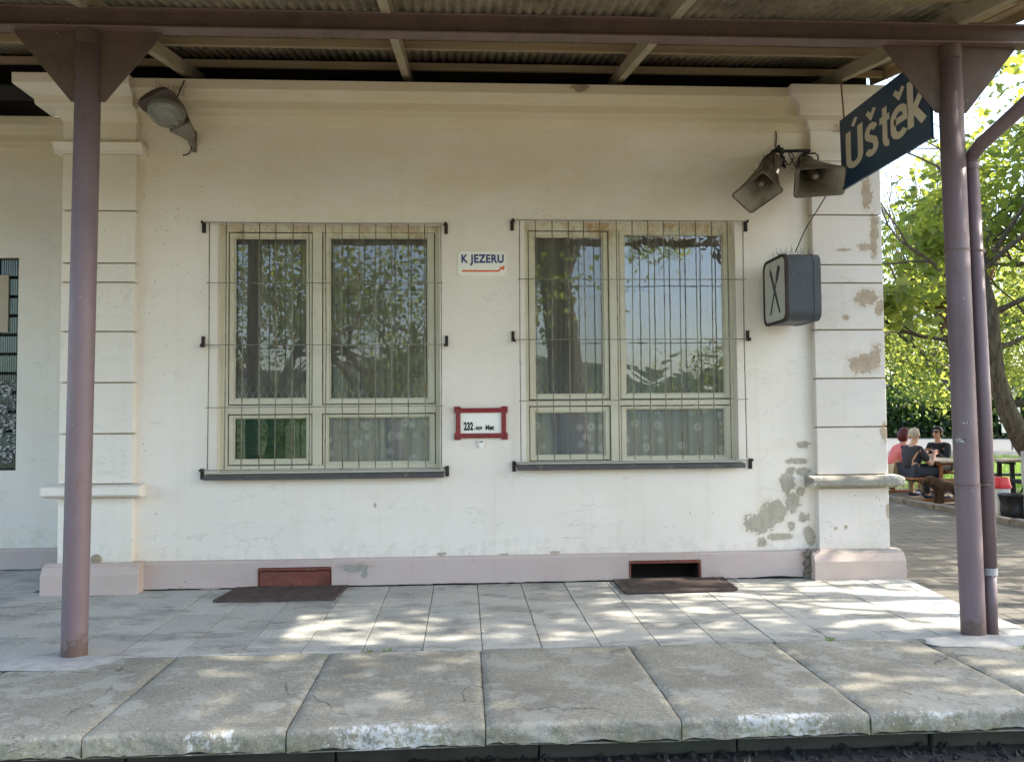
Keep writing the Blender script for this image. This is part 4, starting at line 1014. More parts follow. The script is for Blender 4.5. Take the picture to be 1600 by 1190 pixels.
# loudspeakers -----------------------------------------------------------------
def horn(label, mouth, fwd, roll, mw, mh, L, rv=None):
    fwd = Vector(fwd).normalized(); mouth = Vector(mouth); r = fwd.cross(Vector((0, 0, 1))).normalized() if rv is None else (Vector(rv) - fwd * fwd.dot(Vector(rv))).normalized(); u = r.cross(fwd)
    r, u = r * cos(roll) + u * sin(roll), -r * sin(roll) + u * cos(roll)
    t = thing('horn_loudspeaker', label, 'loudspeaker', mouth - fwd * L, 'horn loudspeakers at the wall corner')
    def rr(w, h, rad, n=5):
        out = []
        for cx, cy_, a0 in ((w - rad, h - rad, 0), (-w + rad, h - rad, 90), (-w + rad, -h + rad, 180), (w - rad, -h + rad, 270)):
            for k in range(n + 1): a_ = RAD(a0 + 90 * k / n); out.append((cx + rad * cos(a_), cy_ + rad * sin(a_)))
        return out
    def loft(secs, name, mat):
        mb = MB(); V = []
        for (s_, w_, h_, rad) in secs: V += [mouth - fwd * (L * (1 - s_)) + r * p + u * q_ for p, q_ in rr(w_, h_, rad)]
        n = 24; mb.add(V, [(k * n + i, k * n + (i + 1) % n, (k + 1) * n + (i + 1) % n, (k + 1) * n + i) for k in range(len(secs) - 1) for i in range(n)] )
        return mb.build(name, mat, t, smooth=True)
    def sec(s_, k=0.):
        f_ = s_ ** 1.6; return (s_, .088 + (mw - .088) * f_ - k, .088 + (mh - .088) * (s_ ** 1.2) - k, .07 - .04 * s_)
    loft([sec(x) for x in (0, .15, .3, .45, .6, .75, .88, 1.)] + [(1.0, mw + .008, mh + .008, .035), (1.012, mw + .008, mh + .008, .035), (1.012, mw - .006, mh - .006, .028)], 'horn_outside', 'horn')
    loft([sec(x, .007) for x in (1.01, .88, .75, .6, .45, .3, .15, .02)], 'horn_inside', 'horn_in')
    mb = MB(); a0 = mouth - fwd * L
    mb.tube([a0 - fwd * .14, a0 - fwd * .13, a0 - fwd * .02, a0 + fwd * .02], [.06, .088, .09, .08], 20); mb.build('driver', 'horn', t, smooth=True)
    mb = MB(); mb.tube([a0 + fwd * .0, a0 + fwd * L * .35, a0 + fwd * L * .62, a0 + fwd * L * .66, a0 + fwd * L * .66], [.055, .05, .042, .03, .008], 18); mb.build('centre_tube', 'horn', t, smooth=True)
    mb = MB(); mb.tube([a0 + fwd * L * .655, a0 + fwd * L * .675], [.024, .02], 14); mb.build('centre_cap', 'horn_in', t)
    top = a0 + u * .2
    mb = MB(); p = a0 + fwd * .05
    mb.tube([p - r * .085, p - r * .085 + Vector((0, 0, .12)), p - r * .06 + Vector((0, 0, .145)), p + r * .06 + Vector((0, 0, .145)), p + r * .085 + Vector((0, 0, .12)), p + r * .085], .008, 6); mb.build('yoke', 'black', t)
    return t
m1 = U(1183, 301, 1, -.50); m2 = U(1281, 284, 1, -.62)
r1 = U(1228, 257, 1, -.24); r2 = U(1262, 262, 1, -.2)
horn('loudspeaker turned left and down, its square mouth towards the window', m1, (-.49, -.48, -.73), 0, .205, .125, .37, (-.42, .86, -.29))
r1 = m1 + Vector((.49, .48, .73)) * .40
horn('loudspeaker facing forward with a wide mouth beside the blue name board', m2, m2 - r2, -.03, .215, .125, (m2 - r2).length)
bk = thing('speaker_bracket', 'black iron arm on the wall carrying two loudspeakers', 'bracket', (2.9, -.2, 3.9))
zz = U(1230, 237, 1, -.25).z
mb = MB(); mb.obox((U(1205, 237, 1, -.25).x, -.25, zz), (U(1266, 237, 1, -.25).x, -.25, zz + .012), .03, .022); mb.obox((2.86, -.25, zz + .03), (2.86, 0, zz + .03), .03, .03); mb.obox((U(1264, 237, 1, -.25).x, -.25, zz + .012), (U(1264, 237, 1, -.25).x, -.08, zz + .012), .03, .022)
mb.build('arm', 'black', bk)
mb = MB(); mb.obox((2.86, -.27, zz + .05), (2.90, -.30, zz - .17), .035, .02); 
for k in range(5): mb.obox((2.87 + .006 * k, -.282, zz + .02 - .04 * k), (2.872 + .006 * k, -.30, zz + .01 - .04 * k), .045, .016)
mb.build('perforated_strap', 'black', bk)
def cable(name, label, pts, r=.005, mat='cable'):
    mb = MB(); P = [Vector(p) for p in pts]; out = []
    for i in range(len(P) - 1):
        p0, p1, p2, p3 = P[max(i - 1, 0)], P[i], P[i + 1], P[min(i + 2, len(P) - 1)]
        for k in range(6):
            s_ = k / 6; out.append(.5 * ((2 * p1) + (p2 - p0) * s_ + (2 * p0 - 5 * p1 + 4 * p2 - p3) * s_ ** 2 + (3 * p1 - p0 - 3 * p2 + p3) * s_ ** 3))
    out.append(P[-1]); mb.tube(out, r, 6); return tag(mb.build(name, mat, smooth=True), label, 'cable')
cable('cable', 'thin black cable running down the wall to the loudspeaker bracket', [U(1212, 193, 1, -.006), U(1211, 200, 1, -.01), U(1213, 212, 1, -.012), U(1212, 232, 1, -.03), (2.84, -.25, zz)], .006)
cable('cable', 'black cable from the front loudspeaker down to the cutlery light box', [U(1290, 307, 1, -.45), U(1276, 330, 1, -.3), U(1262, 352, 1, -.3), U(1252, 372, 1, -.32), U(1243, 394, 1, -.35)], .0055)
cable('cable', 'tangled black leads behind the two loudspeakers', [U(1222, 240, 1, -.2), U(1232, 258, 1, -.2), U(1240, 244, 1, -.22), U(1232, 238, 1, -.2), U(1245, 262, 1, -.2), U(1252, 243, 1, -.2), U(1270, 246, 1, -.25)], .005)
def spikes(c0, c1, n, lo, hi, name, label):
    mb = MB()
    for k in range(n):
        p = Vector(c0).lerp(Vector(c1), k / (n - 1)); d = Vector((random.uniform(-.5, .3), random.uniform(-.3, .3), 1)).normalized() * random.uniform(lo, hi)
        mb.tube([p, p + d], .001, 4, False)
    return tag(mb.build(name, 'bracket', fix=False), label, 'bird spikes')
spikes(m1 + Vector((.02, .05, .13)), r1 + Vector((-.05, -.05, .04)), 24, .07, .12, 'bird_spikes', 'fine wire bird spikes on top of the left loudspeaker')
spikes(m2 + Vector((.16, .1, .12)), m2 + Vector((-.05, .3, .17)), 20, .07, .11, 'bird_spikes', 'fine wire bird spikes on top of the front loudspeaker')
spikes(U(243, 143, 1, -.5), U(290, 152, 1, -.4), 30, .06, .11, 'bird_spikes', 'fine wire bird spikes above the wall lamp')

# wall street lamp --------------------------------------------------------------
t = thing('wall_lamp', 'brown street lamp head with clear bowl on the wall near the left post', 'lamp', (-2.6, 0, 4.0))
fwd = Vector((-.34, -.84, .30)).normalized(); base = Vector(U(296, 205, 1, -.14)); r = fwd.cross(Vector((0, 0, 1))).normalized()
roll = RAD(-20); u = r.cross(fwd); r, u = r * cos(roll) + u * sin(roll), -r * sin(roll) + u * cos(roll)
def pt(s_, a, b): return base + fwd * s_ * .74 + r * a * 1.04 + u * b
secs = [(-.02, .045, .03, .03), (.06, .06, .05, .045), (.18, .095, .085, .04), (.36, .145, .115, .03), (.55, .165, .11, .03), (.66, .15, .075, .03), (.69, .12, .04, .02)]
mb = MB(); V = []; n = 12
for s_, w_, up_, dn in secs:
    for k in range(n):
        a_ = 2 * pi * k / n; V.append(pt(s_, w_ * cos(a_) * (1 if sin(a_) < .3 else .96), (up_ if sin(a_) > 0 else dn) * sin(a_)))
mb.add(V, [(j * n + i, j * n + (i + 1) % n, (j + 1) * n + (i + 1) % n, (j + 1) * n + i) for j in range(len(secs) - 1) for i in range(n)] + [tuple(range(n)), tuple((len(secs) - 1) * n + k for k in range(n))])
mb.build('housing', 'lamp_brown', t)
mb = MB()
def bowl(uu, vv):
    a_ = 2 * pi * uu; rad = sin(vv * pi / 2); return pt(.42 + .24 * rad * sin(a_), .145 * rad * cos(a_), -.028 - .11 * cos(vv * pi / 2))
mb.grid(bowl, 24, 8); mb.build('bowl', 'plastic_glass', t, smooth=True)
mb = MB()
mb.grid(lambda uu, vv: pt(.42 + .23 * vv * sin(2 * pi * uu), .135 * vv * cos(2 * pi * uu), -.033 + .0 * vv), 24, 2); mb.build('reflector', 'reflector', t)
mb = MB(); mb.tube([pt(.24, 0, -.06), pt(.30, 0, -.06), pt(.38, 0, -.06), pt(.47, 0, -.06), pt(.50, 0, -.06)], [.018, .03, .045, .042, .015], 14); mb.build('bulb', 'sign_white', t, smooth=True)
mb = MB(); mb.prism([(-.02, .045), (.20, .10), (.20, -.10), (-.02, -.045)], lambda a, b, q_: pt(a, b, q_), -.075, -.03); mb.build('neck_cover', 'lamp_grey', t, bevel=.006)
bp = U(303, 222, 1, -.0)
mb = MB(); mb.box(bp.x - .012, bp.x + .03, -.012, -.001, bp.z - .10, bp.z + .10); mb.obox((bp.x, -.01, bp.z - .02), tuple(base + Vector((0, -.02, -.01))), .045, .10); mb.build('wall_bracket', 'lamp_grey', t, bevel=.004)
cable('cable', 'black cable from the canopy down to the wall lamp', [U(288, 126, 1, -.30), U(283, 138, 1, -.33), U(277, 152, 1, -.38)], .006)
cable('cable', 'short black cable looping under the wall lamp bracket', [U(297, 223, 1, -.04), U(299, 232, 1, -.04), U(295, 240, 1, -.03), U(286, 243, 1, -.01)], .006)
c = U(268, 238, 1, 0); mb = MB(); mb.box(c.x - .05, c.x + .05, -.006, -.0005, c.z - .045, c.z + .045)
tag(mb.build('cover_plate', 'pilaster_left', bevel=.004), 'small painted square cover plate below the wall lamp', 'cover plate')
c = U(151, 873, 1, -.08); mb = MB(); mb.tube([(c.x, -.081, c.z), (c.x, -.10, c.z), (c.x, -.105, c.z)], [.045, .045, .03], 16); mb.tube([(c.x, -.104, c.z), (c.x, -.113, c.z)], .018, 10)
tag(mb.build('survey_bolt', 'bench_grey', bevel=.004), 'round rusty levelling bolt low on the left pilaster', 'bolt')
#PART2
# ================================================================== VEGETATION
def leaf_mesh(name, mat, parent, C, size, flat=.5, kind='broad', tone=None):
    """C: (n,3) leaf positions; one mesh of small folded leaves"""
    n = len(C)
    if kind == 'palm':    # lobed leaf of seven points round a centre
        a = np.array([-2.6, -1.7, -1.05, -.5, 0, .5, 1.05, 1.7, 2.6]); rr = np.array([.35, .75, .45, .95, 1.1, .95, .45, .75, .35])
        L = np.stack([np.cos(a) * rr, np.sin(a) * rr, -.25 * rr ** 2], 1); L = np.vstack([[[-.15, 0, 0.05]], L]); F = [(0, i, i + 1) for i in range(1, 9)]
    elif kind == 'blade':
        L = np.array([[0, -.08, 0], [0, .08, 0], [1, 0, .0]]); F = [(0, 1, 2)]
    else:
        L = np.array([[0, 0, 0], [.45, .36, .10], [1.05, 0, -.1], [.45, -.36, .10], [.5, 0, -.02]]); F = [(0, 4, 1), (1, 4, 2), (2, 4, 3), (3, 4, 0)]
    k = len(L)
    yaw = rng.uniform(0, 2 * pi, n); pit = rng.normal(.35, flat, n); rol = rng.normal(0, flat, n); sz = size * rng.uniform(.6, 1.25, n)
    cy, sy, cp, sp, cr, sr = np.cos(yaw), np.sin(yaw), np.cos(pit), np.sin(pit), np.cos(rol), np.sin(rol)
    R = np.empty((n, 3, 3))
    R[:, 0, 0] = cy * cp; R[:, 0, 1] = cy * sp * sr - sy * cr; R[:, 0, 2] = cy * sp * cr + sy * sr
    R[:, 1, 0] = sy * cp; R[:, 1, 1] = sy * sp * sr + cy * cr; R[:, 1, 2] = sy * sp * cr - cy * sr
    R[:, 2, 0] = -sp; R[:, 2, 1] = cp * sr; R[:, 2, 2] = cp * cr
    V = np.einsum('nij,kj->nki', R, L) * sz[:, None, None] + C[:, None, :]
    F = np.array(F); FF = (F[None] + (np.arange(n) * k)[:, None, None]).reshape(-1, 3)
    me = bpy.data.meshes.new(name); me.vertices.add(n * k); me.vertices.foreach_set('co', V.ravel().astype(np.float32))
    m = len(FF); me.loops.add(m * 3); me.loops.foreach_set('vertex_index', FF.ravel().astype(np.int32))
    me.polygons.add(m); me.polygons.foreach_set('loop_start', (np.arange(m) * 3).astype(np.int32)); me.update(calc_edges=True)
    a = me.color_attributes.new('tone', 'FLOAT_COLOR', 'POINT'); t = rng.uniform(0, 1, n) if tone is None else tone
    arr = np.ones((n, k, 4), np.float32); arr[:, :, :3] = t[:, None, None]; a.data.foreach_set('color', arr.ravel())
    me.materials.append(M[mat]); o = bpy.data.objects.new(name, me); COL.objects.link(o)
    if parent: put(o, parent)
    return o
def grow(mb, tips, p, d, L, r, depth, spread=.6, up=.15, nseg=4, kids=3, minr=.006, wob=.18):
    pts = [Vector(p)]; rad = [r]; d = Vector(d).normalized()
    for i in range(nseg):
        d = (d + Vector((random.gauss(0, wob), random.gauss(0, wob), random.gauss(0, wob) + up * .3))).normalized()
        pts.append(pts[-1] + d * L / nseg); rad.append(max(minr, r * (1 - .45 * (i + 1) / nseg)))
    mb.tube(pts, rad, 8 if r > .05 else 5 if r > .015 else 4, False)
    if depth == 0: tips.append((pts[-1], d, L)); tips.append((pts[-2], d, L)); return
    for k in range(kids):
        i = nseg - (k % 2) - (1 if k > 1 and nseg > 3 else 0); i = max(1, min(nseg, i))
        a = random.uniform(0, 2 * pi); x = d.cross(Vector((.3, .5, .8))).normalized(); y = d.cross(x)
        nd = (d + (x * cos(a) + y * sin(a)) * spread * random.uniform(.6, 1.3) + Vector((0, 0, up))).normalized()
        grow(mb, tips, pts[i], nd, L * random.uniform(.6, .85), rad[i] * .68, depth - 1, spread, up, nseg, kids, minr, wob)
def crown_pts(tips, per, rad, lim=None, droop=0.):
    out = []
    for p, d, L in tips:
        c = rng.normal(0, 1, (per, 3)) * rad * np.array([1, 1, .7]) + np.array(p) + np.array([0, 0, -droop * random.random()])
        out.append(c)
    C = np.vstack(out)
    if lim is not None: C = C[lim(C)]
    return C
def tree(name, label, loc, h, r, mat, depth=4, per=40, lsize=.12, rad=.35, spread=.65, up=.15, kids=3, lean=(0, 0, 1), kind='broad', group=None, first=.35, L=None, bark='bark', lim=None, flat=.5, droop=0., seed=1):
    random.seed(seed)
    t = thing(name, label, 'tree', loc, group); mb = MB(); tips = []
    p = Vector(loc); d = Vector(lean).normalized(); pts = [p - Vector((0, 0, .3)), p]; rads = [r * 1.25, r * 1.1]
    n = 5
    for i in range(n):
        d = (d + Vector((random.gauss(0, .05), random.gauss(0, .05), 0))).normalized(); pts.append(pts[-1] + d * h * first / n); rads.append(r * (1 - .25 * (i + 1) / n))
    mb.tube(pts, rads, 14)
    L = L or h * (1 - first) * .42
    for k in range(kids + 1):
        a = 2 * pi * k / (kids + 1) + random.random(); nd = (d + Vector((cos(a), sin(a), 0)) * spread).normalized()
        grow(mb, tips, pts[-1 - (k % 2)], nd, L * random.uniform(.8, 1.1), r * .6, depth - 1, spread, up, 4, kids)
    mb.build('trunk', bark, t, smooth=True, fix=False)
    C = crown_pts(tips, per, rad, lim, droop)
    leaf_mesh('crown', mat, t, C, lsize, flat, kind)
    return t, tips

# sun side trees (out of frame to the right): their crowns dapple the platform
tree('shade_tree', 'tall leafy tree beside the platform end, out to the right', (12.5, -4.2, -.1), 10.5, .26, 'leaf_mid', 4, 11, .22, .29, .7, .12, 3, seed=11, group='shade trees right of the platform')
tree('shade_tree', 'broad leafy tree out of frame on the right above the picnic yard', (15.0, 4.2, -.1), 11, .3, 'leaf_mid', 4, 46, .21, .42, .7, .12, 3, seed=23, group='shade trees right of the platform')
tree('shade_tree', 'dense leafy tree out of frame, shading the picnic yard from the right', (15.5, 8.5, -.1), 11, .3, 'leaf_mid', 4, 44, .20, .42, .7, .1, 3, seed=29, group='shade trees right of the platform')
tree('shade_tree', 'leafy tree nearest the yard corner, out of the picture on the right', (10.6, -1.1, -.1), 9.8, .2, 'leaf_mid', 4, 24, .20, .36, .7, .16, 3, seed=37, group='shade trees right of the platform')

# leaning tree beside the picnic yard
random.seed(5)
LT = thing('leaning_tree', 'old tree with a thick leaning trunk behind the downpipe and broad dark leaves', 'tree', (10.3, 5.6, -.1))
mb = MB(); tips = []
a0 = U(1598, 690, 1, 5.6); a1 = U(1573, 640, 1, 5.6); a2 = U(1557, 590, 1, 5.6); a3 = U(1551, 545, 1, 5.6); a4 = U(1548, 490, 1, 5.6)
b0 = U(1640, 745, 1, 5.6)
pts = [Vector((10.35, 5.6, -.3)), Vector((10.1, 5.6, .1)), b0, a0, a1, a2, a3, a4, a4 + Vector((-.1, .1, .7))]
mb.tube(pts, [.28, .24, .19, .165, .152, .142, .135, .13, .11], 16)
mb.tube([a1 + Vector((.06, 0, .1)), a1 + Vector((.5, 0, .12)), a1 + Vector((1.1, .2, .4))], [.07, .055, .03], 8)
for p, d, L in ((a4, (-.5, .1, .8), 1.9), (a4, (.2, .3, 1), 2.2), (pts[-1], (-.2, -.3, 1), 2.0), (pts[-1], (.5, .2, .8), 2.2), (a4, (.9, -.2, .5), 2.1), (a3, (-.9, .3, .25), 1.5), (a3, (.9, .5, .25), 1.8), (pts[-1], (.7, -.6, 1.2), 2.3)):
    grow(mb, tips, p, d, L, .05, 3, .65, .04, 4, 3, .006)
mb.build('trunk', 'bark', LT, smooth=True, fix=False)
def lim_lean(C):   # keep the foliage off the sight line to the people and the wall corner
    return (C[:, 2] > 1.95 + .1 * (C[:, 0] - 8)) & (C[:, 0] > 4.9) & ((C[:, 2] < 3.6) | (C[:, 0] > 7.2 + .25 * (C[:, 2] - 3.6)))
leaf_mesh('crown', 'leaf_mid', LT, crown_pts(tips, 26, .32, lim_lean, .25), .12, .6, 'palm')

# pollarded tree with upright shoots behind it
random.seed(9)
PT = thing('pollarded_tree', 'pollarded tree with a knobby head and a broom of thin upright shoots', 'tree', (13.75, 15, -.1))
mb = MB(); tips = []; hd = Vector((13.55, 15, 4.5))
mb.tube([(14.25, 15, -.3), (14.2, 15, 1.5), (13.9, 15, 3.4), hd], [.34, .28, .26, .34], 12)
for k in range(9):
    a = 2 * pi * k / 9; mb.tube([hd, hd + Vector((cos(a) * .5, sin(a) * .5, .1 + .2 * random.random())), hd + Vector((cos(a) * 1.0, sin(a) * 1.0, .45))], [.22, .15, .10], 8)
mb.build('trunk', 'twig', PT, smooth=True, fix=False)
mb = MB(); sp = []
for k in range(150):
    a = random.random() * 2 * pi; r0 = random.random() * 1.1; p = hd + Vector((cos(a) * r0, sin(a) * r0, .3)); d = Vector((cos(a) * r0 * .32, sin(a) * r0 * .32, 1)); L = random.uniform(2.2, 4.4)
    q = [p, p + d * L * .35 + Vector((random.gauss(0, .05), 0, 0)), p + d * L * .7 + Vector((random.gauss(0, .1), 0, 0)), p + d * L]; mb.tube(q, [.024, .018, .012, .005], 4, False)
    for i in (1, 2, 3): sp.append((q[i], d, L))
mb.build('shoots', 'twig', PT, smooth=True, fix=False)
leaf_mesh('crown', 'leaf_bright', PT, crown_pts(sp, 12, .3), .08)

# fresh green trees between the yard and the road
tree('lime_tree', 'fresh yellow green tree with low hanging sunlit foliage beyond the picnic tables', (16.2, 18.5, -.1), 8.6, .2, 'leaf_bright', 4, 62, .15, .5, .8, -.06, 3, first=.30, seed=3, group='fresh green trees beyond the yard', droop=.5)
tree('lime_tree', 'second fresh green tree farther right beyond the picnic tables', (21.5, 20.5, -.1), 9, .22, 'leaf_olive', 4, 60, .15, .5, .8, .0, 3, first=.3, seed=8, group='fresh green trees beyond the yard', droop=.3)
# shrubs and trees across the road
def shrub(label, cx, cy, rx, ry, h, n, mat, size, seed, group):
    random.seed(seed); t = thing('shrub', label, 'shrub', (cx, cy, -.1), group); mb = MB(); C = []
    for k in range(16):
        a = random.random() * 6.3; r0 = random.random() ** .5; c = Vector((cx + rx * r0 * cos(a), cy + ry * r0 * sin(a), 0)); hh = h * random.uniform(.5, 1) * (1.1 - .4 * r0)
        mb.tube([c, c + Vector((random.gauss(0, .3), 0, hh * .5)), c + Vector((random.gauss(0, .4), 0, hh))], [.06, .04, .02], 5, False)
        m = n // 16; th = rng.uniform(0, 1, m) ** .8
        C.append(np.stack([c.x + rng.normal(0, rx * .3, m), c.y + rng.normal(0, ry * .35, m), hh * th], 1))
    mb.build('stems', 'bark', t, fix=False); leaf_mesh('foliage', mat, t, np.vstack(C), size, .7); return t
G = 'shrubs along the far side of the road'
for i, (x, y, rx, h, mt, sz) in enumerate(((24.5, 47, 3, 4.2, 'leaf_dark', .30), (29, 46, 3, 4.8, 'leaf_dark', .30), (33.5, 43, 3, 4.5, 'leaf_dark', .3), (38, 41, 3.4, 5, 'leaf_dark', .3), (43, 40, 3.5, 6, 'leaf_olive', .3), (20, 49, 3, 5, 'leaf_dark', .3), (48, 41, 4, 6, 'leaf_olive', .3))):
    shrub(['dark hedge shrub just right of the building corner', 'dark hedge shrub behind the picnic group', 'dark hedge shrub behind the round road sign', 'dark shrub in the gap right of the downpipe', 'olive shrub at the right edge beyond the road', 'dark hedge shrub hidden mostly by the building corner', 'olive bush beyond the right edge of the picture'][i], x, y, rx, 2.2, h, 5200, mt, sz, 40 + i, G)
G = 'woodland trees beyond the road'
for i, (x, y, h, mt, sd) in enumerate(((27, 56, 13, 'leaf_bright', 51), (33, 60, 12, 'leaf_olive', 52), (40, 55, 13, 'leaf_mid', 53), (47, 52, 15, 'leaf_olive', 54), (22, 62, 11, 'leaf_olive', 55), (54, 56, 16, 'leaf_mid', 56))):
    tree('woodland_tree', ['bright woodland tree beyond the road behind the pollarded tree', 'olive woodland tree beyond the road behind the post', 'mid green woodland tree beyond the road behind the leaning trunk', 'olive woodland tree beyond the road at the right edge', 'olive woodland tree beside the building corner far away', 'tall green woodland tree outside the right edge'][i], (x, y, -.2), h, .28, mt, 4, 50, .32, .85, .75, .05, 3, first=.22, seed=sd, group=G)

# trees across the tracks, seen only as reflections in the window panes
G = 'trees across the tracks mirrored in the window panes'
tree('old_willow', 'thick trunked old tree across the tracks mirrored in the right window', (2.7, -13.2, -.2), 11, .50, 'leaf_olive', 4, 40, .16, .5, .7, .05, 3, first=.58, seed=61, group=G, droop=.8)
for i, (x, y, h, mt, sd) in enumerate(((-5.8, -17.5, 10, 'leaf_bright', 62), (-2.3, -19.5, 10, 'leaf_olive', 64))):
    tree('trackside_tree', ['bright green tree across the tracks', 'olive green tree across the tracks behind the camera'][i], (x, y, -.2), h, .3, mt, 4, 30, .17, .6, .8, -.03, 3, first=.24, seed=sd, group=G, droop=.7)
tree('young_tree', 'slender young tree across the tracks mirrored in the wavy pane', (7.9, -15.5, -.2), 4.6, .08, 'leaf_mid', 4, 16, .13, .26, .7, .1, 3, first=.25, seed=71)
mb = MB(); mb.grid(lambda u, v: (-500 + 1000 * u, -230 - 300 * v, -3 + (24 + 22 * noise.noise(Vector((u * 7, v * 2, 1))) + 3 * noise.noise(Vector((u * 60, v * 20, 1)))) * sin(min(1, v * 2) * pi / 2)), 200, 20)
struct(mb.build('hill', 'hill'))
mb = MB(); mb.grid(lambda u, v: (-400 + 1000 * u, 180 + 300 * v, -3 + (14 + 16 * noise.noise(Vector((u * 7, v * 2, 4))) + 3 * noise.noise(Vector((u * 60, v * 20, 1)))) * sin(min(1, v * 2) * pi / 2)), 200, 20)
struct(mb.build('hill', 'hill'))
# lawn grass
pts = []
for (x0, x1, y0, y1, n) in ((8.5, 20, 9.5, 22, 26000), (8.2, 13.5, 2.5, 10, 9000)):
    C = np.stack([rng.uniform(x0, x1, n), rng.uniform(y0, y1, n), np.full(n, -.085)], 1); pts.append(C)
C = np.vstack(pts)
keep = ~((C[:, 0] < 10.0) & (C[:, 1] < 9.3)) 
g = leaf_mesh('grass', 'grassblade', None, C[keep], .10, .25, 'blade')
# stand the blades up
co = np.empty(len(g.data.vertices) * 3, np.float32); g.data.vertices.foreach_get('co', co); co = co.reshape(-1, 3, 3)
base = (co[:, 0] + co[:, 1]) / 2; d = co[:, 2] - base; l = np.linalg.norm(d, axis=1); d[:, 2] = l * 1.0; d[:, :2] *= .45; co[:, 2] = base + d; g.data.vertices.foreach_set('co', co.ravel()); g.data.update()
tag(g, 'sunlit mown grass around the picnic tables', 'grass', kind='stuff')

# ================================================================== PICNIC YARD
ZG = -.075
def picnic(name, label, cx, cy, yaw, wood, top, L=2.0, seat_h=.42, table_h=.72, n_only=None):
    t = thing(name, label, 'picnic table', (cx, cy, ZG)); Z = lambda z: z + ZG
    R = Matrix.Rotation(yaw, 3, 'Z'); P = lambda x, y, z: R @ Vector((x, y, 0)) + Vector((cx, cy, Z(z)))
    mb = MB()
    for k in range(3): o = (k - 1) * .235; mb.obox(P(o, -L / 2, table_h), P(o, L / 2, table_h), .225, .035)
    mb.build('tabletop', top, t, bevel=.004)
    for s_ in (-1, 1):
        mb = MB()
        for k in (0, 1): mb.obox(P(s_ * (.66 + .14 * k), -L / 2, seat_h), P(s_ * (.66 + .14 * k), L / 2, seat_h), .13, .035)
        mb.build('bench_seat', wood, t, bevel=.004)
    for yy in (-L / 2 + .18, L / 2 - .18):
        mb = MB()
        mb.obox(P(-.85, yy, .02), P(.85, yy, .02), .07, .05)
        for s_ in (-1, 1):
            mb.obox(P(s_ * .70, yy, .0), P(s_ * .70, yy, seat_h - .02), .07, .06); mb.obox(P(s_ * .28, yy, .03), P(s_ * .25, yy, table_h - .02), .06, .06)
        mb.obox(P(-.80, yy, seat_h - .04), P(.80, yy, seat_h - .04), .05, .05); mb.obox(P(-.34, yy, table_h - .04), P(.34, yy, table_h - .04), .05, .05)
        mb.build('frame', wood, t)
        mb = MB(); mb.obox(P(-.66, yy, .36), P(-.3, yy, .06), .02, .02); mb.obox(P(.66, yy, .36), P(.3, yy, .06), .02, .02); mb.build('brace', 'black', t)
    return t
picnic('picnic_table', 'orange brown picnic table with attached benches and people sitting at it', 8.86, 7.85, RAD(-1), 'bench_wood', 'bench_grey', 2.1)
picnic('picnic_table', 'dark weathered empty picnic table right of the downpipe', 10.05, 6.05, RAD(78), 'black', 'bench_grey', 1.9, .48, .78)

def skin_body(name, J, bones, mat, parent, sub=2, root=None):
    me = bpy.data.meshes.new(name); keys = list(J)
    me.from_pydata([J[k][0] for k in keys], [(keys.index(a), keys.index(b)) for a, b in bones], [])
    o = bpy.data.objects.new(name, me); COL.objects.link(o); m = o.modifiers.new('s', 'SKIN'); m.use_smooth_shade = True
    for i, k in enumerate(keys):
        sv = me.skin_vertices[0].data[i]; r = J[k][1]; sv.radius = (r, r) if not isinstance(r, tuple) else r; sv.use_root = (k == (root or keys[0]))
    o.modifiers.new('u', 'SUBSURF').levels = sub; o.modifiers['u'].render_levels = sub
    bpy.context.view_layer.update()
    nm = bpy.data.meshes.new_from_object(o.evaluated_get(bpy.context.evaluated_depsgraph_get())); bpy.data.objects.remove(o)
    nm.materials.clear(); nm.materials.append(M[mat]); nm.shade_smooth(); nm.name = name
    o = bpy.data.objects.new(name, nm); COL.objects.link(o); o.parent = parent; return o
def ell(mb, c, r, n=14, m=10, f=None):
    c = Vector(c)
    def g(u, v):
        a = 2 * pi * u; b = pi * v; p = Vector((cos(a) * sin(b) * r[0], sin(a) * sin(b) * r[1], cos(b) * r[2]))
        if f: p = f(p)
        return c + p
    mb.grid(g, n, m); return mb
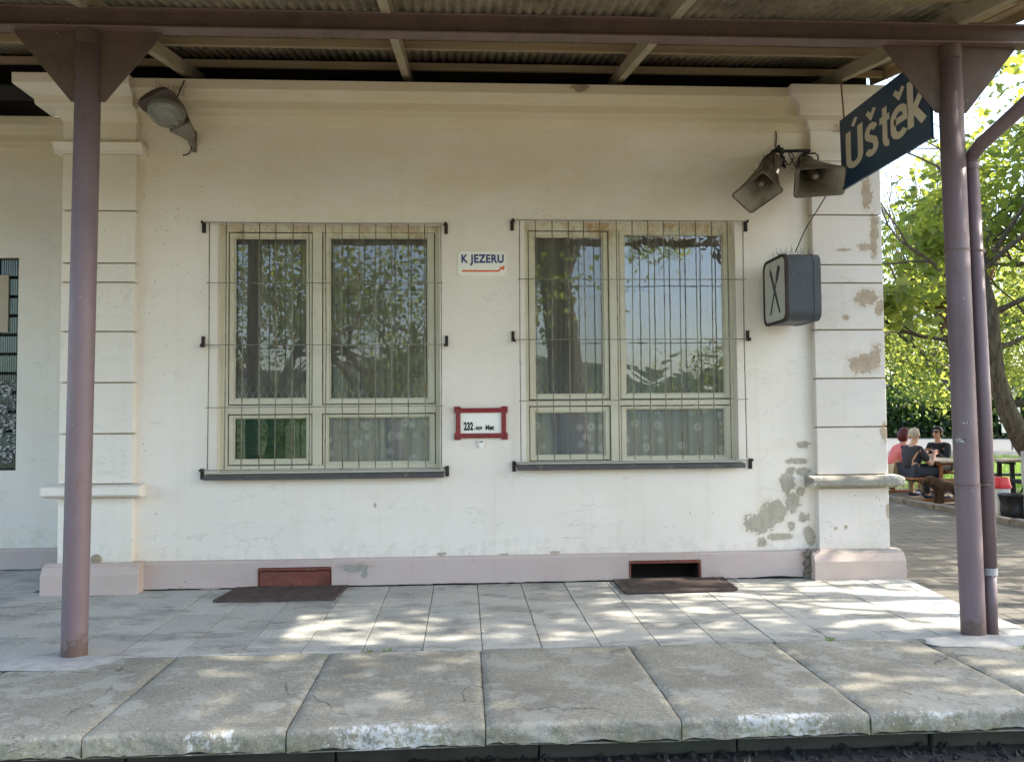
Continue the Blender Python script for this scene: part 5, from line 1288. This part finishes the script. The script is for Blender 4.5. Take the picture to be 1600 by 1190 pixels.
def person(label, loc, yaw, top, bottom, hair, hands, lean=.05, hair_kind='short', specs=False, long_sleeve=False, head_yaw=0., seat=.45, slim=1.):
    t = thing('person', label, 'person', loc); t.rotation_euler[2] = yaw; t.scale = (1.06,) * 3
    s = seat; sh = (lean + .05, 0, s + .50)
    J = {'pelvis': ((0, 0, s + .09), .125 * slim), 'waist': ((lean * .4, 0, s + .24), .115 * slim), 'chest': ((lean, 0, s + .385), .125 * slim), 'neck0': ((lean + .03, 0, s + .515), .075), 'neck': ((lean + .05, 0, s + .57), .052),
         'jaw': ((lean + .075, 0, s + .635), .062), 'head': ((lean + .075, 0, s + .71), .086), 'crown': ((lean + .065, 0, s + .765), .06)}
    B_ = [('pelvis', 'waist'), ('waist', 'chest'), ('chest', 'neck0'), ('neck0', 'neck'), ('neck', 'jaw'), ('jaw', 'head'), ('head', 'crown')]
    for sd_, (el, wr) in zip((-1, 1), hands):
        k = 'LR'[sd_ > 0]
        J['sh' + k] = ((lean + .02, sd_ * .175, s + .445), .058); J['el' + k] = (el, .042); J['wr' + k] = (wr, .028)
        d = (Vector(wr) - Vector(el)).normalized(); sdv = d.cross(Vector((0, 0, 1))).normalized()
        J['pa' + k] = (tuple(Vector(wr) + d * .06), (.034, .02))
        B_ += [('chest', 'sh' + k), ('sh' + k, 'el' + k), ('el' + k, 'wr' + k), ('wr' + k, 'pa' + k)]
        for q in range(4):
            b0 = Vector(wr) + d * .095 + sdv * (q - 1.5) * .019; J[f'f{q}{k}'] = (tuple(b0), .0095); J[f'g{q}{k}'] = (tuple(b0 + d * (.05 - .006 * abs(q - 1.5)) + Vector((0, 0, -.012))), .0075)
            B_ += [('pa' + k, f'f{q}{k}'), (f'f{q}{k}', f'g{q}{k}')]
        J['th' + k] = (tuple(Vector(wr) + d * .05 - sdv * .042 + Vector((0, 0, .01))), .010); J['ti' + k] = (tuple(Vector(wr) + d * .085 - sdv * .058 + Vector((0, 0, .012))), .008)
        B_ += [('pa' + k, 'th' + k), ('th' + k, 'ti' + k)]
        J['hip' + k] = ((.02, sd_ * .085, s + .07), .088 * slim); J['kn' + k] = ((.44, sd_ * .12, s + .06), .062); J['an' + k] = ((.46 - .05 * sd_, sd_ * .12, .085), .038); J['to' + k] = ((.60 - .05 * sd_, sd_ * .13, .04), .034)
        B_ += [('pelvis', 'hip' + k), ('hip' + k, 'kn' + k), ('kn' + k, 'an' + k), ('an' + k, 'to' + k)]
    body = skin_body('body', J, B_, 'skin', t, 2)
    def cloth(name, keys, extra, mat):
        Jc = {k: (J[k][0], (J[k][1] if not isinstance(J[k][1], tuple) else J[k][1][0]) + extra) for k in keys}
        return skin_body(name, Jc, [b for b in B_ if b[0] in keys and b[1] in keys], mat, t, 2)
    tk = ['pelvis', 'waist', 'chest', 'neck0', 'shL', 'shR']
    ext = {}
    for k in 'LR':
        el, wr = Vector(J['el' + k][0]), Vector(J['wr' + k][0]); shp = Vector(J['sh' + k][0])
        if long_sleeve: tk += ['el' + k, 'wr' + k]
        else: J['sl' + k] = (tuple(shp.lerp(el, .75)), .052); B_.append(('sh' + k, 'sl' + k)); tk.append('sl' + k)
    cloth('shirt', tk, .016, top)
    J['anL2'] = J['anL']
    cloth('trousers', ['pelvis', 'hipL', 'hipR', 'knL', 'knR', 'anL', 'anR'], .016, bottom)
    for k in 'LR':
        a_ = Vector(J['an' + k][0]); b_ = Vector(J['to' + k][0]); mb = MB(); ell(mb, a_.lerp(b_, .5) + Vector((0, 0, -.015)), (.13, .05, .045)); o = mb.build('shoe', 'shoe', smooth=True); o.parent = t
    hc = Vector(J['head'][0]); Rh = Matrix.Rotation(head_yaw, 3, 'Z')
    mb = MB(); ell(mb, hc + Rh @ Vector((.088, 0, -.018)), (.022, .014, .026)); o = mb.build('nose', 'skin', smooth=True); o.parent = t
    for sd_ in (-1, 1):
        mb = MB(); ell(mb, hc + Rh @ Vector((-.005, sd_ * .086, -.015)), (.018, .010, .032)); o = mb.build('ear', 'skin', smooth=True); o.parent = t
        if not specs:
            mb = MB(); ell(mb, hc + Rh @ Vector((.080, sd_ * .032, .008)), (.008, .013, .007)); o = mb.build('eye', 'dark_hair', smooth=True); o.parent = t
    mb = MB(); ell(mb, hc + Rh @ Vector((.075, 0, -.062)), (.010, .024, .006)); o = mb.build('mouth', 'pink_cloth', smooth=True); o.parent = t
    if specs:
        mb = MB()
        for sd_ in (-1, 1): ell(mb, hc + Rh @ Vector((.088, sd_ * .036, .010)), (.010, .032, .021))
        mb.obox(hc + Rh @ Vector((.092, -.02, .015)), hc + Rh @ Vector((.092, .02, .015)), .008, .008)
        for sd_ in (-1, 1): mb.obox(hc + Rh @ Vector((.08, sd_ * .066, .014)), hc + Rh @ Vector((-.01, sd_ * .092, .010)), .005, .008)
        o = mb.build('sunglasses', 'black_cloth', smooth=True); o.parent = t
    mb = MB()
    ell(mb, hc + Vector((-.012, 0, .016)), (.104, .1, .104), 20, 14, lambda p: p if (p.x < .045 or p.z > .055) else Vector((p.x * .3, p.y * .8, p.z * .8)))
    if hair_kind == 'bob': ell(mb, hc + Vector((-.045, 0, -.03)), (.095, .115, .12), 18, 12, lambda p: Vector((p.x if p.x < .03 else .03, p.y, p.z)) * (1 + .08 * noise.noise(p * 30)))
    if hair_kind == 'bun': ell(mb, hc + Vector((-.09, 0, .02)), (.05, .05, .05)); ell(mb, hc + Vector((-.04, 0, -.03)), (.07, .09, .09))
    if hair_kind != 'crop' or True:
        for v_ in range(len(mb.v)):
            p = Vector(mb.v[v_]); mb.v[v_] = tuple(p + (p - hc).normalized() * .006 * noise.noise(p * 60))
    if hair_kind == 'crop': mb.v = [tuple(hc + (Vector(p) - hc) * .955) for p in mb.v]
    o = mb.build('hair', hair, smooth=True); o.parent = t
    return t, J
pm = U(1437, 745, 2, .40); 
person('man in a charcoal t-shirt with cropped grey hair, raising his hand over the table', (8.10, 7.10, ZG), RAD(12), 'dark_cloth', 'jeans', 'grey_hair',
       [((.22, -.22, .62), (.40, -.10, .80)), ((.20, .24, .60), (.46, .16, .74))], .02, 'crop', head_yaw=RAD(5), seat=.44, slim=1.15)
person('woman in a coral pink blouse with dark red hair leaning on the picnic bench', (8.12, 7.78, ZG), RAD(4), 'pink_cloth', 'beige_cloth', 'red_hair',
       [((.30, -.22, .62), (.52, -.12, .76)), ((.30, .2, .62), (.52, .1, .76))], .17, 'bob', seat=.43, slim=1.2)
tp, _ = person('woman in a black jacket and sunglasses facing the camera across the table', (9.52, 8.52, ZG), RAD(212), 'black_cloth', 'black_cloth', 'dark_hair',
       [((.22, -.2, .62), (.40, -.08, .78)), ((.22, .2, .62), (.42, .12, .76))], .08, 'bun', specs=True, long_sleeve=True, seat=.44)
mb = MB(); ell(mb, (.235, .03, .78), (.012, .05, .035)); o = mb.build('jacket_print', 'orange_cloth', smooth=True); o.parent = tp
mb = MB(); ell(mb, (8.25, 7.42, .44), (.16, .13, .07), 14, 8, lambda p: p * (1 + .2 * noise.noise(p * 20)))
tag(mb.build('handbag', 'black_cloth', smooth=True), 'black bag lying on the bench between the man and the woman', 'bag')
# dog
random.seed(3)
dg = thing('dog', 'shaggy brown dog standing on the pavers below the bench', 'dog', (8.38, 6.45, -.05)); dg.rotation_euler[2] = RAD(172)
J = {'chest': ((.14, 0, .31), .12), 'belly': ((0, 0, .30), .10), 'rump': ((-.20, 0, .30), .105), 'tail': ((-.32, 0, .30), .04), 'tail2': ((-.40, 0, .2), .035), 'neck': ((.24, 0, .38), .085), 'head': ((.31, .02, .43), .078), 'muz': ((.395, .03, .40), .04), 'nose': ((.425, .03, .395), .024)}
Bn = [('chest', 'belly'), ('belly', 'rump'), ('rump', 'tail'), ('tail', 'tail2'), ('chest', 'neck'), ('neck', 'head'), ('head', 'muz'), ('muz', 'nose')]
for sd_ in (-1, 1):
    k = str(sd_)
    J['s' + k] = ((.15, sd_ * .075, .24), .052); J['e' + k] = ((.14, sd_ * .08, .13), .038); J['p' + k] = ((.15, sd_ * .08, .035), .032); J['q' + k] = ((.18, sd_ * .08, .02), .028)
    J['h' + k] = ((-.20, sd_ * .075, .24), .062); J['k' + k] = ((-.15, sd_ * .085, .17), .045); J['o' + k] = ((-.23, sd_ * .085, .10), .033); J['r' + k] = ((-.215, sd_ * .085, .03), .03); J['t' + k] = ((-.185, sd_ * .085, .02), .028)
    Bn += [('chest', 's' + k), ('s' + k, 'e' + k), ('e' + k, 'p' + k), ('p' + k, 'q' + k), ('rump', 'h' + k), ('h' + k, 'k' + k), ('k' + k, 'o' + k), ('o' + k, 'r' + k), ('r' + k, 't' + k)]
body = skin_body('body', J, Bn, 'fur', dg, 2)
mb = MB(); vs = body.data.vertices
for k in range(5200):
    v = vs[random.randrange(len(vs))]; 
    if v.co.x > .38: continue
    p = v.co + Vector((random.uniform(-.012, .012),) * 3) * .7; n_ = v.normal; d = (n_ * .5 + Vector((-.15, 0, -.9)) + Vector((random.gauss(0, .35), random.gauss(0, .35), random.gauss(0, .2)))).normalized() * random.uniform(.03, .065)
    s_ = n_.cross(d).normalized() * .004; mb.add([p - s_, p + s_, p + d], [(0, 1, 2)])
o = mb.build('coat', 'fur', fix=False); o.parent = dg
for sd_ in (-1, 1):
    mb = MB(); ell(mb, (.29, .02 + sd_ * .085, .40), (.035, .02, .07)); o = mb.build('ear', 'fur', smooth=True); o.parent = dg
mb = MB(); ell(mb, (.445, .03, .40), (.014, .018, .013)); o = mb.build('nose', 'black_cloth', smooth=True); o.parent = dg

# bins
bn = thing('litter_bin', 'white litter bin with a sloping red plastic lid', 'bin', (8.22, 4.75, ZG)); cx, cy = 8.22, 4.75
mb = MB()
def cone(mb, cx, cy, z0, z1, r0, r1, n=24, sq=4.):
    V = []
    for z, r in ((z0, r0), (z1, r1)):
        for k in range(n):
            a = 2 * pi * k / n; c_, s_ = cos(a), sin(a); f = (abs(c_) ** sq + abs(s_) ** sq) ** (-1 / sq); V.append((cx + c_ * f * r, cy + s_ * f * r, z))
    mb.add(V, [(k, (k + 1) % n, n + (k + 1) % n, n + k) for k in range(n)] + [tuple(range(n)), tuple(range(2 * n - 1, n - 1, -1))])
cone(mb, cx, cy, ZG, .36, .095, .118); mb.build('body', 'bin_white', bn, smooth=False, bevel=.006)
mb = MB(); cone(mb, cx, cy, .36, .40, .135, .135); cone(mb, cx, cy, .40, .53, .13, .105); mb.build('lid', 'bin_red', bn, bevel=.01)
bg_ = thing('bagged_bin', 'low bin lined with a black plastic bag beside the red lidded bin', 'bin', (8.19, 4.4, ZG))
mb = MB()
def bagf(u, v):
    a = 2 * pi * u; prof = [(.02, 0), (.19, 0), (.215, .12), (.21, .26), (.235, .37), (.255, .405), (.235, .42), (.19, .40), (.18, .30)]
    i = v * 8; j = min(7, int(i)); q = i - j; r = prof[j][0] * (1 - q) + prof[j + 1][0] * q; z = prof[j][1] * (1 - q) + prof[j + 1][1] * q
    c_, s_ = cos(a), sin(a); f = (abs(c_) ** 4 + abs(s_) ** 4) ** (-.25); r *= f * (1 + .05 * noise.noise(Vector((c_ * 4, s_ * 4, z * 9))))
    return (8.19 + r * c_ * .72, 4.40 + r * s_ * .72, ZG + z * .9)
mb.grid(bagf, 40, 24); mb.build('bag', 'bag', bg_, smooth=True)
mb = MB(); mb.box(8.09, 8.29, 4.30, 4.50, ZG + .05, ZG + .2); mb.build('inner_bin', 'black', bg_)
pp = U(1598, 640, 1, 4.2); pb = thing('grey_post', 'grey post at the right edge beside the black bagged bin', 'post', (pp.x + .02, 4.2, ZG))
mb = MB(); mb.box(pp.x - .01, pp.x + .05, 4.18, 4.24, ZG, U(1598, 712, 1, 4.2).z); mb.build('shaft', 'galv', pb, bevel=.004)
mb = MB(); mb.box(pp.x - .022, pp.x + .06, 4.17, 4.25, U(1598, 757, 1, 4.2).z, U(1598, 705, 1, 4.2).z); mb.build('sleeve', 'galv', pb, bevel=.004)

# road sign with a round disc
q0 = U(1577, 612, 1, 26); rs = thing('road_sign', 'round white and blue road sign with white plates on a pole across the lawn', 'road sign', (q0.x, 26, ZG))
mb = MB(); mb.tube([(q0.x + .05, 26, ZG), (q0.x + .05, 26, q0.z + .2)], .035, 10); mb.build('pole', 'galv', rs, smooth=True)
mb = MB(); mb.tube([(q0.x, 25.95, q0.z), (q0.x, 25.93, q0.z)], .30, 28); mb.build('disc', 'sign_white', rs)
mb = MB(); mb.prism([(.30 * cos(RAD(a)), .30 * sin(RAD(a))) for a in range(20, 165, 8)], lambda x, z, t_: (q0.x + x, t_, q0.z + z), 25.925, 25.929); mb.build('blue_field', 'sign_blue', rs)
for (xa, ya_, xb, yb_) in ((1580, 626, 1594, 645), (1560, 645, 1573, 655), (1565, 661, 1575, 676)):
    a = U(xa, ya_, 1, 25.94); b = U(xb, yb_, 1, 25.94); mb = MB(); mb.box(a.x, b.x, 25.93, 25.95, b.z, a.z); mb.build('plate', 'sign_white', rs)
